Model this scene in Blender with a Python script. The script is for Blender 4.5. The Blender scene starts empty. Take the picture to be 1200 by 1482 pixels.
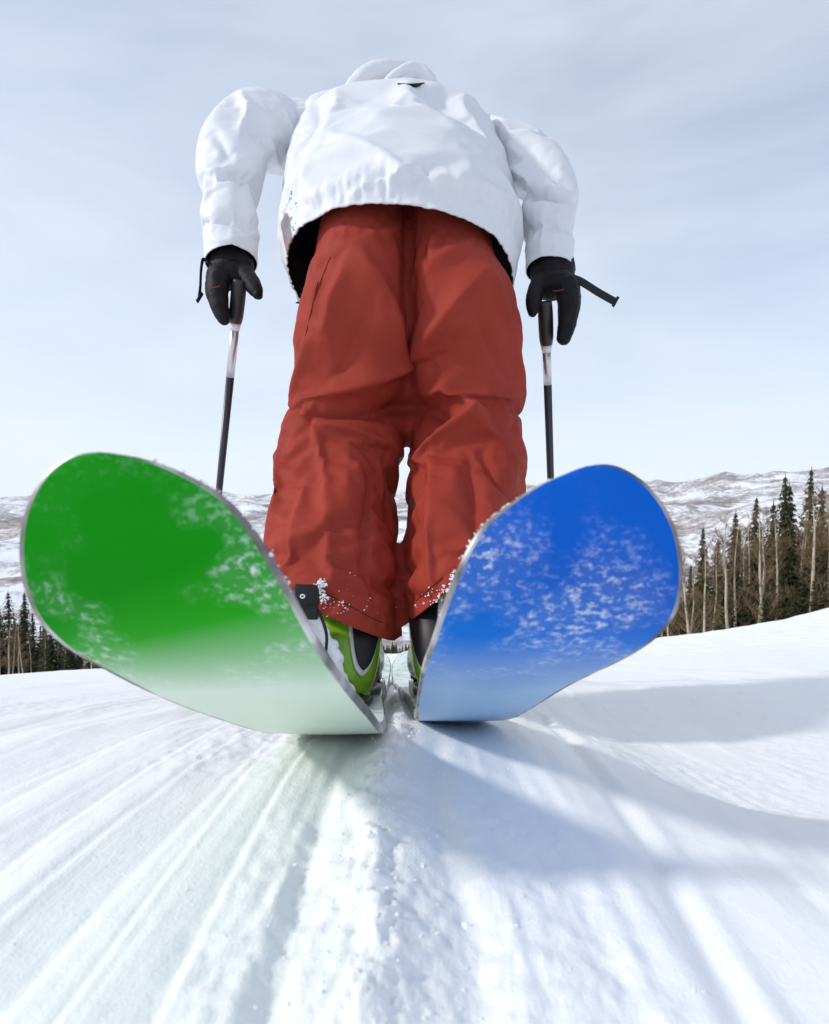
import bpy, bmesh, math, random
import numpy as np
from mathutils import Vector, Matrix
from mathutils import noise as mnoise

random.seed(7)
RNG = np.random.default_rng(7)
scene = bpy.context.scene
COL = scene.collection
R = math.radians

# ------------------------------------------------------------------ camera
F = 850.0                              # focal length in units of a 1200 wide frame
AX = math.atan((940 - 741) / F)        # optical axis above the ski slope
PITCH = math.atan((741 - 715) / F)     # optical axis below the horizontal
SLOPE = AX + PITCH                     # the piste falls away by this angle
cam_d = bpy.data.cameras.new('camera')
cam = bpy.data.objects.new('camera', cam_d)
COL.objects.link(cam)
cam.location = (0, 0, 0)
cam.rotation_euler = (math.pi / 2 - PITCH, 0, 0)
cam_d.sensor_fit = 'HORIZONTAL'
cam_d.sensor_width = 36
cam_d.lens = 36 * F / 1200
cam_d.clip_start = 0.01
cam_d.clip_end = 60000
cam_d.dof.use_dof = True
cam_d.dof.focus_distance = 1.05
cam_d.dof.aperture_fstop = 13.0
scene.camera = cam

# ------------------------------------------------------------------ light
SUN_EL = R(33)
SUN_BEYOND = R(-9)                     # sun stands to the left, a little beyond the skier
sun_vec = Vector((-math.cos(SUN_EL) * math.cos(SUN_BEYOND),
                  math.cos(SUN_EL) * math.sin(SUN_BEYOND), math.sin(SUN_EL)))
sd = bpy.data.lights.new('sun', 'SUN')
sd.energy = 2.2
sd.angle = R(5)
sd.color = (1.0, 0.955, 0.88)
so = bpy.data.objects.new('sun', sd)
so.rotation_euler = sun_vec.to_track_quat('Z', 'Y').to_euler()
so.location = (-5, 2, 5)
COL.objects.link(so)

world = bpy.data.worlds.new('World')
scene.world = world
world.use_nodes = True
wt = world.node_tree
wt.nodes.clear()
def wn(t, **k):
    n = wt.nodes.new(t)
    for a, b in k.items():
        setattr(n, a, b)
    return n
sky = wn('ShaderNodeTexSky', sky_type='NISHITA', sun_disc=False)
sky.sun_elevation = SUN_EL
sky.sun_rotation = math.atan2(sun_vec.x, sun_vec.y)
sky.altitude = 2500
sky.air_density = 1.0
sky.dust_density = 1.6
sky.ozone_density = 1.6
tc = wn('ShaderNodeTexCoord')
mp = wn('ShaderNodeMapping')
mp.inputs['Scale'].default_value = (1.0, 1.0, 4.0)
mp.inputs['Rotation'].default_value = (R(6), R(-9), 0.4)
nz = wn('ShaderNodeTexNoise')
nz.inputs['Scale'].default_value = 1.3
nz.inputs['Detail'].default_value = 7
nz.inputs['Roughness'].default_value = 0.52
nz.inputs['Distortion'].default_value = 0.5
def wm(op, a, b, clamp=False):
    n = wn('ShaderNodeMath', operation=op, use_clamp=clamp)
    for k, x in enumerate((a, b)):
        if isinstance(x, (int, float)): n.inputs[k].default_value = x
        else: wt.links.new(x, n.inputs[k])
    return n.outputs[0]
# thin high cloud: thicker toward the horizon and, like all haze, brighter toward the sun
sp = wn('ShaderNodeSeparateXYZ'); wt.links.new(tc.outputs['Generated'], sp.inputs[0])
low = wm('POWER', wm('SUBTRACT', 1.0, wm('ABSOLUTE', sp.outputs['Z'], 0), True), 3.0)
dt = wn('ShaderNodeVectorMath', operation='DOT_PRODUCT'); wt.links.new(tc.outputs['Generated'], dt.inputs[0]); dt.inputs[1].default_value = tuple(sun_vec)
veil = wm('ADD', wm('ADD', wm('MULTIPLY', low, 0.42), wm('MULTIPLY', dt.outputs['Value'], 0.16)), wm('MULTIPLY', nz.outputs['Fac'], 1.0))
veil = wm('ADD', veil, 0.01, True)
gain = wn('ShaderNodeMix', data_type='RGBA', blend_type='MULTIPLY'); gain.inputs['Factor'].default_value = 1.0
gain.inputs['B'].default_value = (1.55, 1.55, 1.55, 1)
mx = wn('ShaderNodeMix', data_type='RGBA')
mx.inputs['B'].default_value = (7.7, 8.4, 9.4, 1)
bg = wn('ShaderNodeBackground')
bg.inputs['Strength'].default_value = 0.1
wo = wn('ShaderNodeOutputWorld')
L = wt.links.new
L(tc.outputs['Generated'], mp.inputs['Vector'])
L(mp.outputs['Vector'], nz.inputs['Vector'])
L(veil, mx.inputs['Factor'])
L(sky.outputs['Color'], gain.inputs['A'])
L(gain.outputs['Result'], mx.inputs['A'])
L(mx.outputs['Result'], bg.inputs['Color'])
L(bg.outputs['Background'], wo.inputs['Surface'])

scene.render.engine = 'CYCLES'
scene.view_settings.view_transform = 'Standard'
scene.view_settings.look = 'None'
scene.view_settings.gamma = 1
scene.view_settings.exposure = 0.2
scene.view_settings.use_curve_mapping = False
scene.cycles.max_bounces = 8
scene.cycles.volume_bounces = 1

# ------------------------------------------------------------------ frames
CS, SS = math.cos(SLOPE), math.sin(SLOPE)
CA, SA = math.cos(AX), math.sin(AX)
def S(x, d, z):
    """slope frame (right, down the fall line, off the snow) -> world"""
    return Vector((x, d * CS + z * SS, -d * SS + z * CS))
def Sarr(a):
    a = np.asarray(a, float)
    return np.stack([a[..., 0], a[..., 1] * CS + a[..., 2] * SS, -a[..., 1] * SS + a[..., 2] * CS], -1)
def Sinv(a):
    a = np.asarray(a, float)
    return np.stack([a[..., 0], a[..., 1] * CS - a[..., 2] * SS, a[..., 1] * SS + a[..., 2] * CS], -1)
def Q(px, py, d):
    """measured point: slope-frame coordinates of a sight line at distance d down the slope"""
    u, v = (px - 600) / F, (741 - py) / F
    den = CA - v * SA
    return (u * d / den, d, (SA + v * CA) * d / den)
def P(px, py, d):
    return S(*Q(px, py, d))
def proj(w):
    """world -> sight-line coordinates, used to lay folds on the cloth"""
    w = np.asarray(w, float)
    cp, sp = math.cos(PITCH), math.sin(PITCH)
    dep = w[:, 1] * cp - w[:, 2] * sp
    up = w[:, 1] * sp + w[:, 2] * cp
    return np.stack([600 + F * w[:, 0] / dep, 741 - F * up / dep], 1)
def pxm(n, d):
    return n * d / F
FWD = np.array(S(0, 1, 0)); UPN = np.array(S(0, 0, 1)); XAX = np.array([1.0, 0, 0])

# ------------------------------------------------------------------ helpers
ORI = {}
def thing(name, label, cat, loc, group=None):
    o = bpy.data.objects.new(name, None)
    COL.objects.link(o)
    o.empty_display_size = 0.05
    o.location = loc
    o['label'] = label
    o['category'] = cat
    if group: o['group'] = group
    ORI[o] = Vector(loc)
    return o
def mesh(name, verts, faces, mat, parent=None, smooth=True, label=None):
    me = bpy.data.meshes.new(name)
    off = ORI.get(parent, Vector((0, 0, 0)))
    v = np.asarray(verts, float) - np.array(off)
    me.from_pydata([tuple(p) for p in v], [], [tuple(int(i) for i in f) for f in faces])
    if smooth: me.polygons.foreach_set('use_smooth', [True] * len(me.polygons))
    if mat: me.materials.append(mat)
    me.update()
    o = bpy.data.objects.new(name, me)
    COL.objects.link(o)
    if parent:
        o.parent = parent
        ORI[o] = off
    if label: o['label'] = label
    return o
def structure(o, kind='structure'):
    o['kind'] = kind
    return o
def loft(rings, n=40, pw=1.0, cap=True):
    """rings: (centre, A, B) half-axis vectors"""
    vs, fs = [], []
    t = np.arange(n) * 2 * np.pi / n
    c, s = np.cos(t), np.sin(t)
    if pw != 1.0:
        c = np.sign(c) * np.abs(c) ** pw
        s = np.sign(s) * np.abs(s) ** pw
    for C, A, B in rings:
        vs.append(np.array(C)[None] + c[:, None] * np.array(A)[None] + s[:, None] * np.array(B)[None])
    m = len(rings)
    for i in range(m - 1):
        for j in range(n):
            k = (j + 1) % n
            fs.append((i * n + j, i * n + k, (i + 1) * n + k, (i + 1) * n + j))
    V = np.concatenate(vs)
    if cap:
        V = np.concatenate([V, [np.array(rings[0][0])], [np.array(rings[-1][0])]])
        a, b = len(V) - 2, len(V) - 1
        for j in range(n):
            k = (j + 1) % n
            fs.append((a, k, j))
            fs.append((b, (m - 1) * n + j, (m - 1) * n + k))
    return V, fs
def catmull(pts, sub):
    pts = np.asarray(pts, float)
    out = []
    n = len(pts)
    for i in range(n - 1):
        p0 = pts[max(i - 1, 0)]; p1 = pts[i]; p2 = pts[i + 1]; p3 = pts[min(i + 2, n - 1)]
        for k in range(sub):
            t = k / sub
            out.append(0.5 * (2 * p1 + (p2 - p0) * t + (2 * p0 - 5 * p1 + 4 * p2 - p3) * t * t + (3 * p1 - p0 - 3 * p2 + p3) * t ** 3))
    out.append(pts[-1])
    return np.array(out)
def tube(path, rad, n=16, sub=6, round_ends=True, lat=XAX, flat=1.0):
    """swept tube, path in world; rad list; lat = reference for the wide axis"""
    a = np.concatenate([np.asarray(path, float), np.asarray(rad, float)[:, None]], 1)
    a = catmull(a, sub)
    C, r = a[:, :3], a[:, 3]
    T = np.gradient(C, axis=0)
    T /= np.linalg.norm(T, axis=1)[:, None] + 1e-12
    rings = []
    prev = None
    for i in range(len(C)):
        ref = np.array(lat, float) if prev is None else prev
        A = ref - T[i] * ref.dot(T[i])
        if np.linalg.norm(A) < 1e-6: A = np.cross(T[i], [0, 0, 1])
        A /= np.linalg.norm(A)
        prev = A
        B = np.cross(T[i], A)
        rings.append((C[i], A * r[i], B * r[i] * flat))
    if round_ends:
        def endcap(i, sgn):
            e = []
            C0, A, B = rings[i]
            rr = r[i]
            for k in (0.35, 0.7, 0.92):
                w = math.sqrt(max(0, 1 - k * k))
                e.append((C0 + sgn * T[i] * rr * k * flat ** 0.5, A * w, B * w))
            return e
        rings = endcap(0, -1)[::-1] + rings + endcap(-1, 1)
    return loft(rings, n)
def ring_path(pts, n=48, pw=0.92, lat=XAX):
    """pts: (centre world, ra, rb) -> loft with A along lat"""
    C = np.array([p[0] for p in pts], float)
    T = np.gradient(C, axis=0)
    T /= np.linalg.norm(T, axis=1)[:, None]
    rings = []
    for i, p in enumerate(pts):
        A = lat - T[i] * lat.dot(T[i]); A /= np.linalg.norm(A)
        B = np.cross(T[i], A)
        rings.append((C[i], A * p[1], B * p[2]))
    return loft(rings, n, pw)
def merge(parts):
    vs, fs, o = [], [], 0
    for v, f in parts:
        vs.append(np.asarray(v)); fs += [tuple(i + o for i in q) for q in f]
        o += len(v)
    return np.concatenate(vs), fs
def remesh(parts, voxel, smooth=4):
    """union of closed shapes into one continuous skin"""
    V, Fc = merge(parts)
    me = bpy.data.meshes.new('tmp')
    me.from_pydata([tuple(p) for p in V], [], Fc)
    bm = bmesh.new(); bm.from_mesh(me)
    bmesh.ops.recalc_face_normals(bm, faces=bm.faces)
    bm.to_mesh(me); bm.free()
    o = bpy.data.objects.new('tmp', me)
    COL.objects.link(o)
    md = o.modifiers.new('r', 'REMESH'); md.mode = 'VOXEL'; md.voxel_size = voxel; md.adaptivity = 0
    if smooth:
        sm = o.modifiers.new('s', 'SMOOTH'); sm.factor = 0.5; sm.iterations = smooth
    dg = bpy.context.evaluated_depsgraph_get()
    m2 = bpy.data.meshes.new_from_object(o.evaluated_get(dg))
    bpy.data.objects.remove(o)
    n = len(m2.vertices)
    v = np.empty(n * 3); m2.vertices.foreach_get('co', v); v = v.reshape(-1, 3)
    nm = np.empty(n * 3); m2.vertices.foreach_get('normal', nm); nm = nm.reshape(-1, 3)
    fs = [tuple(p.vertices) for p in m2.polygons]
    bpy.data.meshes.remove(m2)
    return v, nm, fs
def normals(v, fs):
    me = bpy.data.meshes.new('n'); me.from_pydata([tuple(p) for p in v], [], fs); me.update()
    nm = np.empty(len(v) * 3); me.vertices.foreach_get('normal', nm)
    bpy.data.meshes.remove(me)
    return nm.reshape(-1, 3)
def seg_dist(p, a, b):
    ab = b - a
    t = np.clip(((p - a) @ ab) / (ab @ ab + 1e-9), 0, 1)
    q = p - (a + t[:, None] * ab)
    sgn = np.sign(ab[0] * (p[:, 1] - a[1]) - ab[1] * (p[:, 0] - a[0]))
    return np.linalg.norm(q, axis=1), t, sgn
def fold(v, nm, folds, face=True):
    """folds: (polyline, amplitude m, half width on one side, on the other, taper). Cloth creases in relief."""
    p = proj(v)
    view = v / np.linalg.norm(v, axis=1)[:, None]
    fac = np.clip(-(nm * view).sum(1) * 2.5 + 0.35, 0, 1) if face else np.ones(len(v))
    disp = np.zeros(len(v))
    for poly, amp, w1, w2, tap in folds:
        poly = np.array(poly, float)
        L_ = np.linalg.norm(np.diff(poly, axis=0), axis=1); tot = L_.sum(); acc = 0
        best = np.full(len(v), 1e9); par = np.zeros(len(v)); sg = np.ones(len(v))
        for i in range(len(poly) - 1):
            d, t, s = seg_dist(p, poly[i], poly[i + 1])
            k = d < best
            best[k] = d[k]; par[k] = ((acc + t * L_[i]) / tot)[k]; sg[k] = s[k]
            acc += L_[i]
        w = np.where(sg > 0, w1, w2)
        x = best / w
        prof = np.where(x < 3.5, np.exp(-np.sqrt(x * x + 0.03) * 1.25), 0)
        if tap == 2: t_ = np.sin(np.pi * np.clip(par, 0.02, 0.98)) ** 0.6
        elif tap == 1: t_ = np.clip(1.05 - par, 0, 1) ** 0.7
        elif tap == -1: t_ = np.clip(par + 0.05, 0, 1) ** 0.7
        else: t_ = 1.0
        disp += amp * prof * t_
    return v + nm * (disp * fac)[:, None]
def fbm(v, scale, octv=3, ridged=False, seed=0.0):
    out = np.empty(len(v))
    for i, p in enumerate(v):
        q = Vector((p[0] * scale[0] + seed, p[1] * scale[1] - seed, p[2] * scale[2] + seed * .5))
        if ridged:
            out[i] = 1 - abs(mnoise.noise(q)) * 2
            out[i] += 0.4 * (1 - abs(mnoise.noise(q * 2.1)) * 2)
        else:
            out[i] = mnoise.fractal(q, 1.0, 2.0, octv)
    return out
def cut(v, fs, planes):
    bm = bmesh.new()
    me = bpy.data.meshes.new('c'); me.from_pydata([tuple(p) for p in v], [], fs)
    bm.from_mesh(me); bpy.data.meshes.remove(me)
    for co, no in planes:                    # removes what lies on the side the normal points to
        bmesh.ops.bisect_plane(bm, geom=bm.verts[:] + bm.edges[:] + bm.faces[:], plane_co=co, plane_no=no, clear_outer=True)
    bm.verts.index_update()
    v2 = np.array([x.co[:] for x in bm.verts]); f2 = [tuple(x.index for x in f.verts) for f in bm.faces]
    bm.free()
    return v2, f2
def solid(o, th, offset=-1):
    m = o.modifiers.new('cloth_thickness', 'SOLIDIFY'); m.thickness = th; m.offset = offset
    return o

def drape(v, fs, hold, grow, frames=13, bend=0.6, gravity=0.1, stiff=2.0, tens=12, levels=1):
    """let a sewn shell relax as cloth: the fabric is cut a little too large and buckles into folds;
    hold = how firmly each vertex is kept near its place (1 = sewn fast)"""
    me = bpy.data.meshes.new('d'); me.from_pydata([tuple(p) for p in v], [], fs); me.update()
    o = bpy.data.objects.new('d', me); COL.objects.link(o)
    vg = o.vertex_groups.new(name='pin')
    q = np.round(np.clip(hold, 0, 1), 2)
    for val in np.unique(q):
        vg.add([int(i) for i in np.where(q == val)[0]], float(val), 'REPLACE')
    cm = o.modifiers.new('cloth', 'CLOTH'); cs = cm.settings
    cs.quality = 3; cs.mass = 0.15; cs.air_damping = 3
    cs.tension_stiffness = tens; cs.compression_stiffness = tens; cs.shear_stiffness = tens * .5; cs.bending_stiffness = bend
    cs.tension_damping = 8; cs.compression_damping = 8; cs.shear_damping = 8; cs.bending_damping = 1
    cs.vertex_group_mass = 'pin'; cs.pin_stiffness = stiff
    cs.shrink_min = -grow; cs.shrink_max = -grow
    cs.effector_weights.gravity = gravity
    cm.collision_settings.use_collision = False
    cm.collision_settings.use_self_collision = False
    cm.point_cache.frame_start = 1; cm.point_cache.frame_end = frames
    for f in range(1, frames + 1):
        scene.frame_set(f)
    if levels:
        sb = o.modifiers.new('sub', 'SUBSURF'); sb.levels = levels; sb.render_levels = levels
    dg = bpy.context.evaluated_depsgraph_get()
    m2 = bpy.data.meshes.new_from_object(o.evaluated_get(dg))
    n = len(m2.vertices)
    vv = np.empty(n * 3); m2.vertices.foreach_get('co', vv); vv = vv.reshape(-1, 3)
    nn = np.empty(n * 3); m2.vertices.foreach_get('normal', nn)
    ff = [tuple(p.vertices) for p in m2.polygons]
    bpy.data.objects.remove(o); bpy.data.meshes.remove(m2)
    scene.frame_set(1)
    return vv, nn.reshape(-1, 3), ff

# ------------------------------------------------------------------ materials
def mat(name, col, rough=0.6, spec=0.5, **kw):
    m = bpy.data.materials.new(name); m.use_nodes = True
    b = m.node_tree.nodes['Principled BSDF']
    b.inputs['Base Color'].default_value = (*col, 1)
    b.inputs['Roughness'].default_value = rough
    b.inputs['Specular IOR Level'].default_value = spec
    for k, x in kw.items(): b.inputs[k].default_value = x
    return m
def N(m, t, **k):
    n = m.node_tree.nodes.new(t)
    for a, b in k.items(): setattr(n, a, b)
    return n
def LK(m, a, b): m.node_tree.links.new(a, b)
def bsdf(m): return m.node_tree.nodes['Principled BSDF']
def coord(m, scale=(1, 1, 1), rot=(0, 0, 0), kind='Object', loc=(0, 0, 0)):
    t = N(m, 'ShaderNodeTexCoord'); p = N(m, 'ShaderNodeMapping')
    p.inputs['Scale'].default_value = scale; p.inputs['Rotation'].default_value = rot; p.inputs['Location'].default_value = loc
    LK(m, t.outputs[kind], p.inputs['Vector'])
    return p.outputs['Vector']
def noise(m, vec, scale, detail=4, rough=0.55, dist=0):
    n = N(m, 'ShaderNodeTexNoise')
    n.inputs['Scale'].default_value = scale; n.inputs['Detail'].default_value = detail
    n.inputs['Roughness'].default_value = rough; n.inputs['Distortion'].default_value = dist
    if vec: LK(m, vec, n.inputs['Vector'])
    return n.outputs['Fac']
def ramp(m, fac, stops):
    r = N(m, 'ShaderNodeValToRGB')
    e = r.color_ramp.elements
    while len(e) < len(stops): e.new(0.5)
    for i, (p, c) in enumerate(stops):
        e[i].position = p
        e[i].color = (*c, 1) if len(c) == 3 else c
    LK(m, fac, r.inputs['Fac'])
    return r.outputs['Color']
def mixc(m, fac, a, b, blend='MIX'):
    n = N(m, 'ShaderNodeMix', data_type='RGBA', blend_type=blend)
    for s, x in (('Factor', fac), ('A', a), ('B', b)):
        if isinstance(x, (int, float)): n.inputs[s].default_value = x
        elif isinstance(x, tuple): n.inputs[s].default_value = (*x, 1)
        else: LK(m, x, n.inputs[s])
    return n.outputs['Result']
def math_(m, op, a, b=0.0, clamp=False):
    n = N(m, 'ShaderNodeMath', operation=op, use_clamp=clamp)
    for i, x in enumerate((a, b)):
        if isinstance(x, (int, float)): n.inputs[i].default_value = x
        else: LK(m, x, n.inputs[i])
    return n.outputs[0]
def bump(m, h, strength=0.3, dist=0.002):
    n = N(m, 'ShaderNodeBump')
    n.inputs['Strength'].default_value = strength; n.inputs['Distance'].default_value = dist
    LK(m, h, n.inputs['Height']); LK(m, n.outputs['Normal'], bsdf(m).inputs['Normal'])
def grey(v): return (v, v, v)

M = {}
# snow on the piste
m = M['snow'] = mat('snow', (0.86, 0.875, 0.9), 0.55, 0.35)
v_ = coord(m)
n1 = math_(m, 'ADD', math_(m, 'MULTIPLY', noise(m, v_, 70, 5, 0.7), .6), math_(m, 'MULTIPLY', noise(m, coord(m, (1, .09, 1)), 110, 3, 0.6), .5)); n2 = noise(m, v_, 420, 3, 0.7)
bump(m, math_(m, 'ADD', n1, math_(m, 'MULTIPLY', n2, 0.35)), 0.4, 0.004)
LK(m, ramp(m, noise(m, v_, 3.0, 4), [(0.3, (0.895, 0.895, 0.897)), (0.7, (0.93, 0.928, 0.926))]), bsdf(m).inputs['Base Color'])
bsdf(m).inputs['Subsurface Weight'].default_value = 0.0
M['crumb'] = mat('snow_crumb', (0.88, 0.89, 0.91), 0.5, 0.3)
# trousers
m = M['red'] = mat('red_nylon', (0.30, 0.045, 0.032), 0.7, 0.16)
v_ = coord(m)
LK(m, ramp(m, noise(m, v_, 9, 5), [(0.3, (0.27, 0.031, 0.019)), (0.7, (0.335, 0.043, 0.027))]), bsdf(m).inputs['Base Color'])
bump(m, math_(m, 'ADD', noise(m, v_, 900, 2), math_(m, 'MULTIPLY', noise(m, v_, 60, 4), 1.4)), 0.22, 0.0015)
# jacket
m = M['white'] = mat('white_nylon', (0.72, 0.725, 0.76), 0.55, 0.35)
v_ = coord(m)
bump(m, math_(m, 'ADD', noise(m, v_, 800, 2), math_(m, 'MULTIPLY', noise(m, v_, 45, 4), 1.6)), 0.2, 0.0015)
M['lining_and_shade'] = mat('dark_lining_and_shade', (0.012, 0.012, 0.014), 0.8, 0.2)
m = M['glove'] = mat('black_glove', (0.014, 0.012, 0.014), 0.6, 0.2)
v_ = coord(m)
LK(m, ramp(m, noise(m, v_, 70, 4), [(0.55, (0.007, 0.006, 0.008)), (0.75, (0.028, 0.009, 0.011))]), bsdf(m).inputs['Base Color'])
bump(m, noise(m, v_, 220, 4), 0.5, 0.002)
M['strap'] = mat('black_webbing', (0.018, 0.018, 0.022), 0.7, 0.3)
M['grip'] = mat('black_rubber_grip', (0.02, 0.019, 0.02), 0.42, 0.5)
M['alu'] = mat('brushed_aluminium', (0.62, 0.61, 0.63), 0.35, 0.5, Metallic=0.85)
M['ferrule'] = mat('white_ferrule', (0.75, 0.75, 0.77), 0.4)
M['shaft'] = mat('dark_pole_shaft', (0.03, 0.03, 0.036), 0.35, 0.5)
m = M['boot'] = mat('green_boot_shell', (0.16, 0.34, 0.012), 0.25, 0.5)
v_ = coord(m)
LK(m, ramp(m, noise(m, v_, 30, 5), [(0.3, (0.2, 0.42, 0.012)), (0.7, (0.28, 0.52, 0.035))]), bsdf(m).inputs['Base Color'])
M['black'] = mat('black_plastic', (0.012, 0.012, 0.013), 0.45, 0.3)
M['trim'] = mat('pale_boot_trim', (0.6, 0.6, 0.6), 0.4)
M['steel'] = mat('steel', (0.55, 0.55, 0.57), 0.3, 0.5, Metallic=0.9)
M['skin'] = mat('skin', (0.5, 0.28, 0.2), 0.5)
M['hair'] = mat('brown_hair', (0.06, 0.035, 0.02), 0.6)
M['eye'] = mat('eye', (0.05, 0.04, 0.03), 0.2)

# ------------------------------------------------------------------ snow piste (the near sheet)
def smooth(a, b, x):
    t = np.clip((x - a) / (b - a), 0, 1); return t * t * (3 - 2 * t)
NB_D = np.array([-3, 0.0, 0.1, 0.2, 0.27, 0.34, 0.42, 0.55, 0.72, 1.0, 3.0, 30])
NB_Z = np.array([-.62, -.185, -.172, -.156, -.143, -.131, -.119, -.104, -.0925, -.090, -.090, -.090])
def vnoise(x, y, seed):
    """cheap value noise, arrays"""
    xi = np.floor(x).astype(int); yi = np.floor(y).astype(int)
    fx = x - xi; fy = y - yi
    fx = fx * fx * (3 - 2 * fx); fy = fy * fy * (3 - 2 * fy)
    def h(a, b):
        n = (a * 374761393 + b * 668265263 + seed * 974711) & 0x7fffffff
        n = ((n ^ (n >> 13)) * 1274126177) & 0x7fffffff
        return ((n ^ (n >> 16)) & 0xffff) / 65535.0
    return (h(xi, yi) * (1 - fx) + h(xi + 1, yi) * fx) * (1 - fy) + (h(xi, yi + 1) * (1 - fx) + h(xi + 1, yi + 1) * fx) * fy
def vf(x, y, seed, o=4, g=0.5):
    s, a = 0, 1
    for i in range(o):
        s = s + a * (vnoise(x, y, seed + i) - 0.5); x = x * 2.03; y = y * 2.03; a *= g
    return s
def bank(x, d):
    """the piste rises to the right and falls a little to the left before it rolls over"""
    far = smooth(1.5, 9.0, d)
    r = np.where(x > 0, 0.0135 * x * x * smooth(0.4, 3, x), -0.082 * np.abs(x) * smooth(0.2, 3, np.abs(x)))
    lip = -0.05 * np.maximum(d - 10.5, 0) ** 1.5
    dip = -0.05 * smooth(.13, .36, x) * smooth(.40, .62, d) * (1 - smooth(1.05, 1.45, d))
    hump = 0.035 * smooth(0.35, 1.6, x) * smooth(0.9, 1.9, d)
    return r * (0.25 + 0.75 * far) + lip + hump + dip
SKI_X = [(-0.0854, -0.127), (0.0545, -0.0064)]
def ski_cx(i, d):
    a, b = SKI_X[i]
    return a + (b - a) * (d - 0.7) / 1.15
def snow_h(x, d):
    z = np.interp(d, NB_D, NB_Z) + bank(x, d)
    near = 1 - smooth(2.5, 8, d)
    wob = x + 0.03 * vf(x * 3, d * 2.5, 5, 2)
    # long grooves left by earlier skiers, running down the fall line
    g = 0
    for k, (cx, w, a, s) in enumerate([(-0.10, .020, .005, 0), (-0.165, .03, .007, .03), (-0.25, .022, .006, -.03), (-0.34, .035, .008, .05),
                                       (-0.47, .03, .006, .0), (-0.62, .05, .009, .05), (0.09, .016, .0045, .04), (0.155, .02, .005, .05),
                                       (0.30, .03, .006, -.1), (0.5, .04, .008, .02), (0.74, .05, .008, .05), (-.9, .06, .01, 0), (1.1, .06, .01, 0)]):
        dist = wob - cx - s * (d - 0.4)
        g = g - a * np.exp(-(dist / w) ** 2) + 0.5 * a * np.exp(-((np.abs(dist) - 1.7 * w) / (0.6 * w)) ** 2)
    z = z + 0.32 * g * near * (0.5 + 0.5 * smooth(0.1, 0.5, d)) * (0.6 + 0.8 * vnoise(x * 4, d * 1.7, 9))
    # fine crisp lines cut by ski edges
    rl = random.Random(17)
    fl = [(.142, .1, .007, .0035)] + [(rl.gauss(0, .55), rl.uniform(-.06, .08), rl.uniform(.0025, .006), rl.uniform(.0004, .0012)) for _ in range(46)]
    for cx, sl, w_, a_ in fl:
        t_ = (x - cx - sl * (d - .4) - .004 * np.sin(d * 5 + cx * 40)) / w_
        z = z - a_ * np.exp(-t_ * t_) * near + .6 * a_ * np.exp(-(t_ - 1.8) ** 2) * near
    # rough crest of snow thrown up between the skis
    mid = -0.022 + 0.015 * vf(d * 9, d * 0 + 3, 11, 2)
    ridge = np.exp(-((x - mid) / 0.017) ** 2)
    z = z + ridge * (0.008 + 0.008 * vf(x * 75, d * 44, 21, 5, .62)) * (1 - smooth(1.3, 2.2, d))
    rid2 = np.exp(-((x - mid - 0.045) / 0.012) ** 2) + np.exp(-((x - mid + 0.042) / 0.012) ** 2)
    z = z - rid2 * 0.006 * (1 - smooth(.6, .9, d))
    # pressed ski tracks
    for i in (0, 1):
        tr = smooth(0.064, 0.05, np.abs(x - ski_cx(i, np.maximum(d, .5)))) * smooth(0.55, 0.8, d) * (1 - smooth(1.9, 2.3, d))
        z = z * (1 - tr) + tr * (-0.093)
    # granular relief
    gr = smooth(0.42, 0.62, vnoise(x * 5 + 3, d * 3 + 1, 33))
    z = z + (0.0019 * vf(x * 120, d * 85, 41, 4, .62) * (0.2 + gr) + 0.004 * vf(x * 14, d * 7, 47, 3)) * (0.4 + 0.6 * near)
    z = z + 0.05 * vf(x * .9, d * .8, 51, 4) * smooth(1.2, 5, d)
    z = z + 0.02 * vf(x * 6, d * 5, 57, 4) * smooth(2.5, 6, d)
    return z
rows = np.concatenate([np.linspace(-1.5, 0.1, 40, endpoint=False), np.geomspace(0.16, 16.16, 620) - 0.06])
cols = np.sinh(np.linspace(-1.75, 1.75, 720)) / np.sinh(1.75) * 2.4
dd, uu = np.meshgrid(rows, cols, indexing='ij')
xx = uu * (np.maximum(dd, 0.1) + 0.12)
zz = snow_h(xx, dd)
V = Sarr(np.stack([xx, dd, zz], -1)).reshape(-1, 3)
nr, nc = dd.shape
ii = np.arange(nr * nc).reshape(nr, nc)
Fq = np.stack([ii[:-1, :-1], ii[:-1, 1:], ii[1:, 1:], ii[1:, :-1]], -1).reshape(-1, 4)
def grid_obj(name, V, Fq, mt):
    me = bpy.data.meshes.new(name)
    me.vertices.add(len(V)); me.vertices.foreach_set('co', V.astype(np.float32).ravel())
    me.loops.add(Fq.size); me.loops.foreach_set('vertex_index', Fq.astype(np.int32).ravel())
    me.polygons.add(len(Fq)); me.polygons.foreach_set('loop_start', np.arange(0, Fq.size, 4, dtype=np.int32))
    me.polygons.foreach_set('loop_total', np.full(len(Fq), 4, dtype=np.int32))
    me.update(calc_edges=True)
    me.polygons.foreach_set('use_smooth', [True] * len(Fq))
    me.materials.append(mt)
    o = bpy.data.objects.new(name, me); COL.objects.link(o)
    return o
structure(grid_obj('snow_piste', V, Fq, M['snow']))['label'] = 'white groomed snow piste with ski grooves'

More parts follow.
